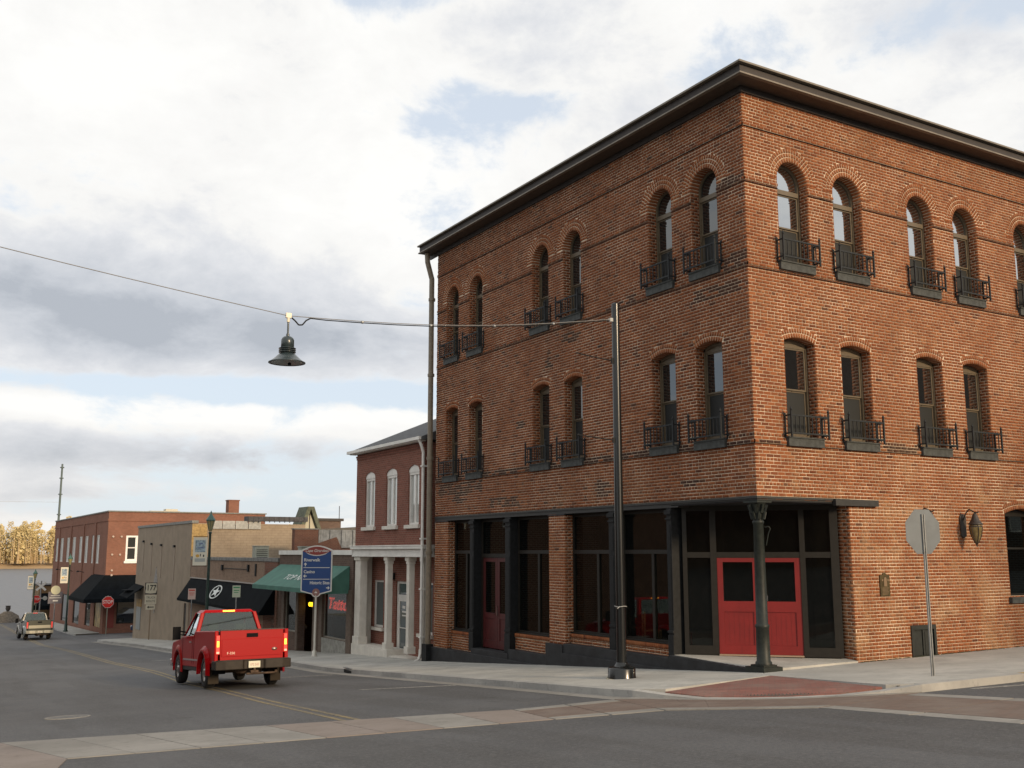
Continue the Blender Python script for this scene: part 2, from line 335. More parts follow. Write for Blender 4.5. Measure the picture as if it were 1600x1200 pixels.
def conc_mat(name, c1, c2, sc=.9, speck=.25):
    m = bpy.data.materials.new(name); m.use_nodes = True; t = NT(m.node_tree); p = t.n['Principled BSDF']; p.inputs['Roughness'].default_value = .88; p.inputs['Specular IOR Level'].default_value = .25
    pos = t.new('ShaderNodeNewGeometry').outputs['Position']; oi = t.new('ShaderNodeObjectInfo').outputs['Random']
    c = t.mix(t.rng(t.noise(pos, sc, 6, .65), .35, .68), c1, c2)
    c = t.mix(t.math('MULTIPLY', oi, .35), c, t.mix(1., c, (.74, .73, .71), blend='MULTIPLY'))
    c = t.mix(t.rng(t.noise(pos, .45, 5, .7), .52, .70, 0, .55), c, tuple(x * .55 for x in c1)); c = t.mix(t.rng(t.noise(pos, 5.5, 5, .7), .55, .72, 0, .5), c, tuple(x * .5 for x in c1)); c = t.mix(t.rng(t.noise(pos, 90, 2), .5, .8, 0, speck), c, tuple(x * .5 for x in c1))
    t.put(p.inputs['Base Color'], c); bu = t.new('ShaderNodeBump'); bu.inputs['Strength'].default_value = .3; bu.inputs['Distance'].default_value = .004; t.put(bu.inputs['Height'], t.noise(pos, 70, 3)); t.l.new(bu.outputs[0], p.inputs['Normal'])
    MATS[name] = m; return m
CONC = conc_mat('sidewalk_concrete', (.36, .355, .33), (.50, .49, .45))
CURB = conc_mat('curb_concrete', (.32, .315, .30), (.46, .45, .42))
CURBY = conc_mat('faded_yellow_curb', (.33, .25, .13), (.42, .34, .20))
XGRAY = conc_mat('crosswalk_concrete', (.23, .22, .20), (.31, .295, .27))
XPINK = conc_mat('crosswalk_pink_concrete', (.235, .20, .175), (.28, .24, .215))
BLACKPAINT = mat('black_painted_masonry', (.013, .014, .016), .7, nz=.45, nscale=4, bump=.3)
def paver_mat(name, c1, c2, mo, bw=.2, bh=.1, ang=0.):
    m = bpy.data.materials.new(name); m.use_nodes = True; t = NT(m.node_tree); p = t.n['Principled BSDF']; p.inputs['Roughness'].default_value = .85
    pos = t.new('ShaderNodeNewGeometry').outputs['Position']; mp = t.new('ShaderNodeMapping'); mp.inputs['Rotation'].default_value = (0, 0, ang); t.l.new(pos, mp.inputs[0])
    b = t.new('ShaderNodeTexBrick'); t.l.new(mp.outputs[0], b.inputs[0]); b.inputs['Scale'].default_value = 1; b.inputs['Brick Width'].default_value = bw; b.inputs['Row Height'].default_value = bh; b.inputs['Mortar Size'].default_value = .006
    t.put(b.inputs['Color1'], c1); t.put(b.inputs['Color2'], c2); t.put(b.inputs['Mortar'], mo)
    c = t.mix(t.rng(t.noise(pos, 1.2, 5, .65), .4, .7, 0, .5), b.outputs[0], (.20, .17, .145)); t.put(p.inputs['Base Color'], c)
    bu = t.new('ShaderNodeBump'); bu.invert = True; bu.inputs['Strength'].default_value = .3; bu.inputs['Distance'].default_value = .004; t.put(bu.inputs['Height'], b.outputs[1]); t.l.new(bu.outputs[0], p.inputs['Normal'])
    MATS[name] = m; return m
PAVER = paver_mat('brown_crosswalk_pavers', (.165, .115, .09), (.13, .092, .074), (.11, .09, .075), ang=.35)
PAVERRED = paver_mat('red_ramp_pavers', (.23, .095, .075), (.18, .075, .06), (.14, .08, .065), ang=.78)

road = sheet('road', -34, 46, -60, 125, ROADC, ASPH, 3)
# land beneath and beyond, one sheet that drops to the river
mb = MB(); gy = [-400, -60, -30, -16, 0, 16, 22, 32, 48, 64, 80, 110, 125, 150, 165]; gx = [-900, -300, -40, 0, 40, 300, 900]; k = len(gx)
mb.add([(x, y, G(x, y, -.30)) for y in gy for x in gx], [(j * k + i, j * k + i + 1, (j + 1) * k + i + 1, (j + 1) * k + i) for j in range(len(gy) - 1) for i in range(k - 1)])
mb.build('ground', mat('dry_grass_and_dirt', (.10, .085, .05), .95, nz=.4, nscale=.3)).__setitem__('kind', 'structure')

# ------------------------------------------------------------------ sidewalks, curb, ramp, crosswalks
def empty_struct(name, label=None):
    o = bpy.data.objects.new(name, None); COL.objects.link(o); o['kind'] = 'structure'; return o
CURBA = [(-.9, -4.12), (0, -4.1), (3, -3.92), (10, -3.6), (14, -3.42), (20, -3.22), (38, -3.05), (56, -2.7), (64, -2.45), (79, -2.0), (118, -1.6)]
def curbx(y): return float(np.interp(y, [a for a, b in CURBA], [b for a, b in CURBA]))
walk = empty_struct('sidewalk')
def slab(poly, ct=0., cb=-.4, name='slab', parent=walk, m=CONC, gap=.006):
    cx_ = sum(p[0] for p in poly) / len(poly); cy_ = sum(p[1] for p in poly) / len(poly); q = []
    for p in poly:
        d = math.hypot(p[0] - cx_, p[1] - cy_); s_ = max(0, 1 - gap / d); q.append((cx_ + (p[0] - cx_) * s_, cy_ + (p[1] - cy_) * s_, *(p[2:])))
    a = 0.5 * sum(q[i][0] * q[(i + 1) % len(q)][1] - q[(i + 1) % len(q)][0] * q[i][1] for i in range(len(q)))
    if a < 0: q = q[::-1]
    return drape(MB(), q, ct, cb).build(name, m, parent)
y = 2.0
while y < 117.5:
    y2 = min(y + 1.83, 118)
    if 64.4 < y2 and y < 78.4:
        if y < 64.4: y2 = 64.4
        else: y = 78.4; continue
    a, b = curbx(y) + .16, curbx(y2) + .16
    for f0, f1 in ((0, .5), (.5, 1)):
        j = random.uniform(-.003, .003)
        slab([(a * (1 - f0), y), (a * (1 - f1), y), (b * (1 - f1), y2), (b * (1 - f0), y2)], -.02 * 0 + j)
    y = y2 if y2 != 64.4 else 78.4
# joint filler just under the slabs
mb = MB()
for ya, yb in ((2, 16), (16, 22), (22, 32), (32, 48), (48, 64.4), (78.4, 80), (80, 110), (110, 118)): drape(mb, [(curbx(ya) + .1, ya), (0, ya), (0, yb), (curbx(yb) + .1, yb)], -.022, -.5)
drape(mb, [(-3.9, -.9), (-.7, -.9), (0, -.3), (0, 2), (-3.9, 2)], -.022, -.5); drape(mb, [(-.6, -1.2), (-1.3, -4.4), (16, -5.1), (16, 0), (0, 0)], -.022, -.5)
mb.build('joint', mat('joint_sand', (.09, .08, .07), .95), walk)
slab([(-3.96, 2), (-3.96, -.85), (-3.7, -1.32), (-.64, -.82), (-.30, -.30), (-.02, -.02), (-.02, 2)][::-1], 0)
slab([(-.64, -.82), (-1.42, -4.25), (-1.1, -4.56), (1.5, -4.72), (1.5, 0), (-.02, -.02), (-.30, -.30)], 0)
x = 1.5
while x < 16:
    for v0, v1 in ((0, .5), (.5, 1)):
        ya = -4.78 - .03 * x; slab([(x, ya * v0), (x, ya * v1), (x + 1.8, ya * v1), (x + 1.8, ya * v0)], 0)
    x += 1.8
# curb stones
curb = empty_struct('curb')
line = []; y = 118.
pts = [(curbx(yy), yy) for yy in (118, 110, 100, 90, 80, 78.4)]
def curbrun(pts, name='curb_stone', cs=None, m=CURB):
    for i in range(len(pts) - 1):
        (x0, y0), (x1, y1) = pts[i], pts[i + 1]; L = math.hypot(x1 - x0, y1 - y0); n = max(1, round(L / 3.0))
        for j in range(n):
            a, b = j / n, (j + 1) / n; p = (x0 + (x1 - x0) * a, y0 + (y1 - y0) * a); q = (x0 + (x1 - x0) * b, y0 + (y1 - y0) * b)
            nx, ny = -(y1 - y0) / L * .16, (x1 - x0) / L * .16     # inner side lies to the left of travel
            e = .004 / (L / n) * .5; p = (p[0] + (q[0] - p[0]) * e, p[1] + (q[1] - p[1]) * e)
            c0 = cs[i] if cs else .004; c1 = cs[i + 1] if cs else .004
            drape(MB(), [(p[0] , p[1], c0 - .012), (q[0], q[1], c1 - .012), (q[0] + nx, q[1] + ny, c1), (p[0] + nx, p[1] + ny, c0)], 0, -.5).build(name, m, curb)
curbrun(pts); curbrun([(curbx(yy), yy) for yy in (64.4, 56, 48, 38, 32, 22, 20, 16, 14, 10, 3, 0, -.9)])
ARC = [(-4.12, -.9), (-3.95, -1.6), (-3.7, -2.3), (-3.3, -2.98), (-2.8, -3.55), (-2.2, -4.0), (-1.62, -4.38), (-1.1, -4.70)]
curbrun(ARC, cs=[.004, -.06, -.115, -.122, -.122, -.115, -.07, .004])
curbrun([(-1.1, -4.70), (1.4, -4.91)]); curbrun([(1.4, -4.91), (16, -5.32)], m=CURBY)
# gutter pan: pale concrete strip below the curb along the main street
mb = MB()
ys_ = [64.4, 56, 48, 38, 32, 22, 20, 16, 14, 10, 3, 0, -.9]
for a, b in zip(ys_, ys_[1:]): drape(mb, [(curbx(a) - .42, a), (curbx(b) - .42, b), (curbx(b) + .02, b), (curbx(a) + .02, a)], ROADC + .006, ROADC - .1)
mb.build('gutter', XGRAY).__setitem__('kind', 'structure')
# corner ramp, tactile arc
ramp_ = empty_struct('corner_ramp')
arcin = [(-3.82, -1.46), (-3.56, -2.22), (-3.18, -2.86), (-2.70, -3.41), (-2.12, -3.86), (-1.50, -4.24)]
drape(MB(), [(-.66, -.86, 0)] + [(p[0], p[1], c) for p, c in zip(arcin, (-.03, -.10, -.112, -.112, -.10, -.03))], 0, -.5).build('paver_surface', PAVERRED, ramp_)
tact = MB(); mid = [(p[0] + (-.66 - p[0]) * .15, p[1] + (-.86 - p[1]) * .15) for p in arcin[1:5]]; lo = [(p[0] + (-.66 - p[0]) * .015, p[1] + (-.86 - p[1]) * .015) for p in arcin[1:5]]
for i in range(3): drape(tact, [(*lo[i], -.100), (*lo[i + 1], -.100), (*mid[i + 1], -.085), (*mid[i], -.085)], 0, -.3)
for i in range(3):
    for a in np.linspace(.04, .96, 12):
        for b in np.linspace(.12, .88, 6):
            px = (lo[i][0] * (1 - a) + lo[i + 1][0] * a) * (1 - b) + (mid[i][0] * (1 - a) + mid[i + 1][0] * a) * b; py = (lo[i][1] * (1 - a) + lo[i + 1][1] * a) * (1 - b) + (mid[i][1] * (1 - a) + mid[i + 1][1] * a) * b
            tact.cyl((px, py, G(px, py, -.11)), (px, py, G(px, py, -.084 + .0)), .016, .009, 6)
tact.build('tactile_strip', mat('grey_tactile_paving', (.075, .072, .066), .85, nz=.25), ramp_)
# crosswalk over the main street: slabs between two traced edges
xw = empty_struct('crosswalk')
def band(T, Bt, n, mats, c0=ROADC + .010, name='slab'):
    for i in range(n):
        a, b = i / n, (i + 1) / n; L = lambda P, Q, t: (P[0] + (Q[0] - P[0]) * t, P[1] + (Q[1] - P[1]) * t)
        slab([L(*T, a), L(*T, b), L(*Bt, b), L(*Bt, a)], c0 + random.uniform(-.001, .001), ROADC - .1, name, xw, mats(i), gap=.022)
def lerp(P, Q, t): return (P[0] + (Q[0] - P[0]) * t, P[1] + (Q[1] - P[1]) * t)
T0, T1 = (-14.06, 2.23), (-6.58, -.80); B0, B1 = (-13.54, -1.02), (-7.0, -2.74)
band((T0, T1), (B0, B1), 8, lambda i: (XGRAY, XGRAY, XGRAY, XGRAY, XPINK, XPINK, XGRAY, XPINK)[i])
# pale borders with pavers between them from mid-street to the corner
C0, C1 = (-4.53, -.91), (-5.24, -3.20)
def bordered(a0, a1, b0, b1, n, wa=.17, m=PAVER):
    sa = [lerp(a0, b0, wa), lerp(a1, b1, wa)]; sb = [lerp(a0, b0, 1 - wa), lerp(a1, b1, 1 - wa)]
    band((a0, a1), sa, n, lambda i: XGRAY, name='border_slab'); band(sa, sb, n, lambda i: m, name='paver_panel'); band(sb, (b0, b1), n, lambda i: XGRAY, name='border_slab')
bordered(T1, C0, B1, C1, 2)
out = [(-4.53, -.91), (-4.22, -1.35), (-4.02, -2.0), (-3.82, -2.5), (-3.42, -3.12), (-2.92, -3.7), (-2.32, -4.15), (-1.74, -4.52)]
inn = [(-5.24, -3.20), (-5.12, -3.34), (-4.98, -3.5), (-4.8, -3.72), (-4.6, -3.95), (-4.40, -4.2), (-4.12, -4.55), (-3.77, -4.96)]
for i in range(7): slab([out[i], out[i + 1], inn[i + 1], inn[i]], ROADC + .010, ROADC - .1, 'paver_panel' if 0 < i < 7 else 'paver_panel', xw, PAVER, .008)
mb = MB()
for i in range(7):
    a, b = lerp(inn[i], out[i], .0), lerp(inn[i + 1], out[i + 1], .0); c, d = lerp(inn[i], out[i], .16), lerp(inn[i + 1], out[i + 1], .16)
    drape(mb, [a, b, d, c], ROADC + .014, ROADC - .1)
    a, b = lerp(ARC[i], out[i], 1.), lerp(ARC[i + 1], out[i + 1], 1.)
    drape(mb, [ARC[i], ARC[i + 1], b, a], ROADC + .014, ROADC - .1)
mb.build('border_slab', XGRAY, xw)
bordered((-1.30, -4.78), (-1.32, -15), (-3.77, -4.96), (-4.3, -15), 6, .14)
slab([(-1.74, -4.52), (-1.30, -4.78), (-3.77, -4.96)], ROADC + .010, ROADC - .1, 'paver_panel', xw, PAVER)
slab([(-17, 3.35), (-14.06, 2.23), (-13.54, -1.02), (-13.77, -1.9), (-17, -1.9)], ROADC + .010, ROADC - .1, 'slab', xw, XPINK)
for i in range(4): slab([(-17, -1.9 - 2 * i), (-13.77, -1.9 - 2 * i), (-13.9, -3.9 - 2 * i), (-17, -3.9 - 2 * i)], ROADC + .010, ROADC - .1, 'slab', xw, XGRAY)
# painted markings
def paint_mat(name, col, wear):
    m = bpy.data.materials.new(name); m.use_nodes = True; t = NT(m.node_tree); p = t.n['Principled BSDF']; p.inputs['Roughness'].default_value = .75
    pos = t.new('ShaderNodeNewGeometry').outputs['Position']; f = t.math('MULTIPLY', t.rng(t.noise(pos, 14, 5, .75), .40, .62), 1)
    f = t.math('ADD', t.math('MULTIPLY', f, wear), t.math('MULTIPLY', t.rng(t.noise(pos, .8, 3), .4, .6), .25), clamp=True)
    t.put(p.inputs['Base Color'], t.mix(f, col, (.075, .073, .07))); MATS[name] = m; return m
YEL = paint_mat('worn_yellow_paint', (.27, .20, .075), .85); WHP = paint_mat('worn_white_paint', (.36, .36, .34), .7)
cen = [(-9.05, .15), (-8.68, 5.64), (-8.1, 12.0), (-7.66, 19.0), (-7.3, 28), (-6.9, 40), (-6.3, 60), (-5.6, 80), (-4.9, 110)]
mb = MB()
for s in (-.16, .06):
    for a, b in zip(cen, cen[1:]):
        ks = [a[1]] + [yy for yy in PY if a[1] < yy < b[1]] + [b[1]]
        for u, v in zip(ks, ks[1:]):
            xu = a[0] + (b[0] - a[0]) * (u - a[1]) / (b[1] - a[1]); xv = a[0] + (b[0] - a[0]) * (v - a[1]) / (b[1] - a[1])
            drape(mb, [(xu + s, u), (xu + s + .10, u), (xv + s + .10, v), (xv + s, v)], ROADC + .004, ROADC - .05)
mb.build('centre_line_marking', YEL).__setitem__('kind', 'structure')
mb = MB()
def stripe(a, b, wd):
    d = Vector((b[0] - a[0], b[1] - a[1])).normalized(); n = Vector((-d.y, d.x)) * wd / 2
    drape(mb, [(a[0] - n.x, a[1] - n.y), (b[0] - n.x, b[1] - n.y), (b[0] + n.x, b[1] + n.y), (a[0] + n.x, a[1] + n.y)], ROADC + .004, ROADC - .05)
stripe((-6.1, 6.95), (-4.0, 5.6), .10); stripe((-5.9, 15.0), (-3.95, 14.2), .10); stripe((-5.8, 23.0), (-3.75, 22.4), .10); stripe((-5.7, 31), (-3.6, 30.5), .1)
stripe((.35, -5.75), (12, -6.5), .30); stripe((-.2, -4.98), (.8, -5.3), .12)
mb.build('parking_marking', WHP).__setitem__('kind', 'structure')
mh = thing('manhole_cover', (-12.5, 6.4, G(-12.5, 6.4, ROADC)), label='round pale patched manhole cover in the near asphalt lane', cat='manhole cover')
MB().cyl((0, 0, -.05), (0, 0, .008), .36, .36, 28).build('lid', mat('patched_iron', (.12, .118, .112), .8, nz=.3, nscale=12), mh).rotation_euler = (math.atan(-.072), 0, 0)
MB().lathe([(.36, -.05), (.36, .010), (.43, .010), (.43, -.05)], n=28).build('rim', XGRAY, mh).rotation_euler = (math.atan(-.072), 0, 0)
dg = thing('storm_drain', (curbx(14.3) - .01, 14.3, G(curbx(14.3), 14.3, ROADC)), label='dark storm drain mouth cut into the curb near the white columned building', cat='drain')
MB().box(-.006, .05, -.3, .3, .01, .10).build('opening', mat('drain_black', (.006, .006, .006), .9), dg); MB().box(-.012, .1, -.36, .36, .145, .165).build('cover_plate', STEELG, dg)

# ------------------------------------------------------------------ the corner building
CB = thing('corner_building', (0, 0, 0), label='three storey red brick corner building with arched top windows, iron railings and dark cornice', cat='building')
LEN_A, LEN_B, TOP, LINT = 15.25, 16.0, 12.95, 3.65
CO = .0762; JT = .0155; MD = .006; BT = .010
def mapA(u, d, z): return np.stack([-d, u, z], -1)
def mapB(u, d, z): return np.stack([u, -d, z], -1)
A_WIN = [(.92, 1.82), (2.55, 3.45), (6.45, 7.33), (8.10, 8.98), (12.02, 12.90), (13.66, 14.53)]
B_WIN = [(1.01, 1.99), (2.84, 3.84), (5.52, 6.50), (7.33, 8.32), (9.95, 10.93), (11.78, 12.78), (14.4, 15.4)]
S2, P2, RISE = 4.97, 7.15, .10
S3, TOP3 = 8.98, 11.43
class Opening:
    def __init__(s, u0, u1, z0, kind):
        s.u0, s.u1, s.z0, s.kind = u0, u1, z0, kind; s.c = (u0 + u1) / 2; hw = (u1 - u0) / 2; s.hw = hw
        if kind == 'round': s.R = hw; s.zs = TOP3 - hw; s.cz = s.zs; s.rings = 3; s.ha = PI / 2
        elif kind == 'seg': s.zs = P2; s.R = (hw * hw + RISE * RISE) / (2 * RISE); s.cz = P2 + RISE - s.R; s.rings = 2; s.ha = math.asin(hw / s.R)
        elif kind == 'segB': s.zs = 3.42; rr = .14; s.R = (hw * hw + rr * rr) / (2 * rr); s.cz = s.zs + rr - s.R; s.rings = 2; s.ha = math.asin(hw / s.R)
        else: s.zs = None; s.rings = 0
        s.Ro = (s.R + .105 * s.rings) if s.rings else 0
        if kind == 'round': s.ring_end = .0
    def span(s, za, zb, ring):
        """excluded interval of a course between heights za, zb"""
        zm = (za + zb) / 2
        if s.kind == 'rect': return (s.u0, s.u1) if s.z0 - .001 < zm < s.z1 else None
        if zm < s.z0: return None
        if s.kind == 'round':
            if zm < s.zs: return (s.u0, s.u1)
            r = s.Ro + .006 if ring else s.R + .03; dz = zm - s.cz if ring else max(0, za - s.cz)
            if abs(dz) >= r: return None
            q = math.sqrt(r * r - dz * dz); return (s.c - q, s.c + q)
        # segmental
        if ring:
            if zm < s.zs: return (s.u0, s.u1)
            r = s.Ro + .006; dz = zm - s.cz
            if dz >= r: return None
            q = min(math.sqrt(max(0, r * r - dz * dz)), s.Ro * math.sin(s.ha) + .0, s.hw + (zm - s.zs) * math.tan(s.ha) + .01); return (s.c - q, s.c + q)
        if za < s.zs: return (s.u0, s.u1)
        r = s.R + .03; dz = za - s.cz
        if dz >= r: return None
        q = min(math.sqrt(r * r - dz * dz), s.hw); return (s.c - q, s.c + q)
opA = [Opening(a, b, S2, 'seg') for a, b in A_WIN] + [Opening(a, b, S3, 'round') for a, b in A_WIN]
opB = [Opening(a, b, S2, 'seg') for a, b in B_WIN] + [Opening(a, b, S3, 'round') for a, b in B_WIN]
og = Opening(8.58, 10.2, 1.33, 'segB'); opB.append(og)
rec = Opening(-1, 2.83, -3, 'rect'); rec.z1 = LINT - .04; opB.append(rec)
hat = Opening(4.68, 5.56, -3, 'rect'); hat.z1 = .77; opB.append(hat)

class Bricks:
    def __init__(s): s.V = []; s.T = []; s.full = []; s.mq = []
    def rect(s, mp, u0, u1, z0, z1, d0, d1, tone, full=False):
        j = rng.uniform(-.0018, .0018); d1 = d1 + j; e = rng.uniform(-.0012, .0012, 4)
        U = np.array([u0 + e[0], u1 + e[1], u1 + e[2], u0 + e[3]] * 2); D = np.array([d1] * 4 + [d0] * 4); Z = np.array([z0, z0, z1, z1] * 2)
        if full: s.full.append((len(s.V), mp is mapA, (u0 + u1) / 2, d1, (z0 + z1) / 2))
        s.V.append(mp(U, D, Z)); s.T.append(tone)
    def hexa(s, v8, tone): s.V.append(np.array(v8)); s.T.append(tone)
    def mort(s, q): s.mq.append(np.array(q, float))
    def mrect(s, mp, u0, u1, z0, z1, d):
        s.mort(mp(np.array([u0, u1, u1, u0]), np.array([d] * 4), np.array([z0, z0, z1, z1])))
    def build_bricks(s, name, parent, skip=()):
        keep = [i for i in range(len(s.V)) if i not in skip]
        V = np.concatenate([s.V[i] for i in keep]); n = len(keep)
        F = np.array([[0, 1, 2, 3], [0, 4, 5, 1], [3, 2, 6, 7], [0, 3, 7, 4], [1, 5, 6, 2]])
        me = bpy.data.meshes.new(name); me.vertices.add(8 * n); me.vertices.foreach_set('co', V.astype(np.float32).ravel())
        idx = (F[None] + 8 * np.arange(n)[:, None, None]).reshape(-1); me.loops.add(len(idx)); me.loops.foreach_set('vertex_index', idx)
        me.polygons.add(5 * n); me.polygons.foreach_set('loop_start', np.arange(5 * n) * 4); me.polygons.foreach_set('loop_total', np.full(5 * n, 4)); me.update(calc_edges=True)
        import bmesh
        bm = bmesh.new(); bm.from_mesh(me); bmesh.ops.recalc_face_normals(bm, faces=bm.faces); bm.to_mesh(me); bm.free()
        at = me.attributes.new('tone', 'FLOAT', 'POINT'); at.data.foreach_set('value', np.repeat(np.array([s.T[i] for i in keep]), 8).astype(np.float32))
        me.materials.append(M_BRICK); o = inst(name, me, parent); o['kind'] = 'stuff'; return o
    def build_mortar(s, name, parent):
        V = np.concatenate(s.mq); n = len(s.mq); me = bpy.data.meshes.new(name); me.from_pydata(V.tolist(), [], (np.arange(4 * n).reshape(-1, 4)).tolist()); me.materials.append(M_MORTAR); me.update()
        return inst(name, me, parent)
def tone_of(u, z, face):
    t = float(np.clip(rng.normal(.62, .12), .03, 1))
    if face == 'A': t = float(np.clip(t - .17, .02, 1))  # street face in shade: part of its darkness is put into the brick tone
    if rng.random() < .02: t *= .35
    if face == 'A' and 4.80 < z < 4.96 and rng.random() < .8: t = .04
    if face == 'B' and 4.80 < z < 4.96 and (u < .9 or 4.2 < u < 5.4) and rng.random() < .7: t = .06
    for (fa, ua, ub, za, zb) in PATCH:
        if fa == face and ua < u < ub and za < z < zb and rng.random() < .75: t *= .16
    return max(.011, t)
PATCH = [('A', .3, 1.9, 8.2, 8.55), ('A', 0, .85, 8.75, 9.1), ('A', 1.6, 2.4, 3.95, 4.1), ('A', 5.2, 5.9, 3.9, 4.3), ('A', 7.6, 8.3, 7.7, 8.0), ('A', 6.5, 7.4, 8.25, 8.5), ('A', 12, 15, 4.35, 4.7), ('A', 0, .7, 4.85, 5.3), ('A', 0, .9, 10.75, 10.95),
         ('A', 9.4, 9.9, 6.1, 6.3), ('A', 13, 14, 4.0, 4.4), ('B', 4.2, 5.4, 4.78, 5.0), ('A', 9.8, 11.5, 3.8, 4.1), ('A', 3.9, 5.5, 8.75, 8.95)]
BANDS = (4.79, 8.72, 10.70, 12.02)
def courses(BR, mp, u0, u1, zlo, zhi, ops, face, zref=LINT, dbase=0.):
    k0 = math.floor((zlo - zref) / CO + 1e-6); k1 = math.ceil((zhi - zref) / CO - 1e-6)
    for k in range(k0, k1):
        za = zref + k * CO; zb = za + CO
        ex = lambda ring: sorted([q for q in (o.span(za, zb, ring) for o in ops) if q])
        def free(exs):
            cur = u0; out = []
            for a, b in exs:
                if a > cur: out.append((cur, min(a, u1)))
                cur = max(cur, b)
            if cur < u1: out.append((cur, u1))
            return [q for q in out if q[1] - q[0] > .004]
        pr = .022 if any(bz <= za + 1e-3 < bz + CO for bz in BANDS) and face in 'AB' else 0.
        for a, b in free(ex(False)): BR.mrect(mp, a, b, za, min(zb, zhi), dbase + pr - MD)
        if pr: BR.mort(mp(np.array([u0, u1, u1, u0]), np.array([dbase - MD, dbase - MD, dbase + pr - MD, dbase + pr - MD]), np.array([za] * 4))) if face == '' else None
        hdr = (k % 7 == 3); L = .108 if hdr else .216; off = (0 if k % 2 == 0 else L / 2)
        for a, b in free(ex(True)):
            i0 = math.floor((a - off) / L); x = off + i0 * L
            while x < b:
                p, q = max(x, a), min(x + L, b)
                if q - p > .035:
                    fl = (q - p > .2) and pr == 0
                    # leave a joint only against a neighbour; edges at openings stay flush
                    pa = p + (JT / 2 if x > a + 1e-6 else 0); qb = q - (JT / 2 if x + L < b - 1e-6 else 0)
                    BR.rect(mp, pa, qb, za + JT / 2, min(zb, zhi) - JT / 2, dbase + pr - BT, dbase + pr, tone_of((p + q) / 2, (za + zb) / 2, face), fl)
                x += L
def jamb(BR, mp, u, side, z0, z1, depth, zref=LINT, face='j', d_out=0.):
    """brick side of an opening; side=+1: surface looks towards +u"""
    k0 = math.floor((z0 - zref) / CO + 1e-6); k1 = math.ceil((z1 - zref) / CO - 1e-6)
    def m2(du, d, z): return mp(u + side * du, d, z)
    BR.mort(m2(np.array([-MD] * 4), np.array([d_out, d_out - depth, d_out - depth, d_out]) - .001, np.array([z0, z0, z1, z1])))
    for k in range(k0, k1):
        za = max(z0, zref + k * CO); zb = min(z1, zref + (k + 1) * CO)
        if zb - za < .02: continue
        cuts = [0, .108, depth] if k % 2 else [0, .216, depth]
        cuts = [c for c in cuts if c < depth] + [depth]; cuts = sorted(set(cuts))
        for a, b in zip(cuts, cuts[1:]):
            if b - a < .03: continue
            e0 = JT / 2 if a > 0 else .002; t = tone_of(0, 0, face)
            du = np.array([0, 0, 0, 0, -BT, -BT, -BT, -BT]) + rng.uniform(-.0015, .0015); d = np.array([d_out - a - e0, d_out - b + JT / 2, d_out - b + JT / 2, d_out - a - e0] * 2); z = np.array([za + JT / 2, za + JT / 2, zb - JT / 2, zb - JT / 2] * 2)
            BR.hexa(m2(du, d, z), t * .9)
def archring(BR, mp, o):
    a0, a1 = PI / 2 - o.ha, PI / 2 + o.ha
    for ring in range(o.rings):
        r0 = o.R + ring * .105; r1 = r0 + .105; n = max(6, round((a1 - a0) * r0 / .078))
        for i in range(n):
            t0 = a0 + (a1 - a0) * i / n; t1 = a0 + (a1 - a0) * (i + 1) / n; g = .010 / r0
            ta, tb = t0 + g, t1 - g; ra, rb = (r0 if ring == 0 else r0 + JT / 2), r1 - (JT / 2 if ring < o.rings - 1 else 0)
            dep = .30 if ring == 0 else BT; dj = rng.uniform(-.002, .002) + .003
            U = np.array([o.c + ra * math.cos(ta), o.c + rb * math.cos(ta), o.c + rb * math.cos(tb), o.c + ra * math.cos(tb)] * 2); Z = np.array([o.cz + ra * math.sin(ta), o.cz + rb * math.sin(ta), o.cz + rb * math.sin(tb), o.cz + ra * math.sin(tb)] * 2)
            BR.hexa(mp(U, np.array([dj] * 4 + [-dep] * 4), Z), float(np.clip(rng.normal(.66, .1), .2, 1)))
    n = 24
    for i in range(n):
        t0 = a0 + (a1 - a0) * i / n; t1 = a0 + (a1 - a0) * (i + 1) / n; ra, rb = o.R + .004, o.Ro + .012
        BR.mort(mp(np.array([o.c + ra * math.cos(t0), o.c + rb * math.cos(t0), o.c + rb * math.cos(t1), o.c + ra * math.cos(t1)]), np.array([-.007] * 4), np.array([o.cz + ra * math.sin(t0), o.cz + rb * math.sin(t0), o.cz + rb * math.sin(t1), o.cz + ra * math.sin(t1)])))
        BR.mort(mp(np.array([o.c + ra * math.cos(t0)] * 2 + [o.c + ra * math.cos(t1)] * 2), np.array([-.007, -.3, -.3, -.007]), np.array([o.cz + ra * math.sin(t0)] * 2 + [o.cz + ra * math.sin(t1)] * 2)))
FA, FB = Bricks(), Bricks()
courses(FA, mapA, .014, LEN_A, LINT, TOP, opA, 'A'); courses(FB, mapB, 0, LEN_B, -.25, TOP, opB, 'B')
for BR, mp, ops in ((FA, mapA, opA), (FB, mapB, opB)):
    for o in ops:
        if o.kind == 'rect': continue
        jamb(BR, mp, o.u0, 1, o.z0, o.zs, .30); jamb(BR, mp, o.u1, -1, o.z0, o.zs, .30); archring(BR, mp, o)
        if o.kind != 'round':
            pass
jamb(FB, mapB, 2.83, -1, -.1, LINT - .06, .42)
# brick pilasters of the shop front (face and the flank looking up the street)
for u0, u1, zb in ((7.38, 8.17, -.02), (14.31, LEN_A, -.62)):
    courses(FA, mapA, u0, u1, zb, 3.5, [], 'P'); jamb(FA, mapA, u0, -1, zb, 3.5, .36); jamb(FA, mapA, u1, 1, zb, 3.5, .36) if u1 < 15 else None
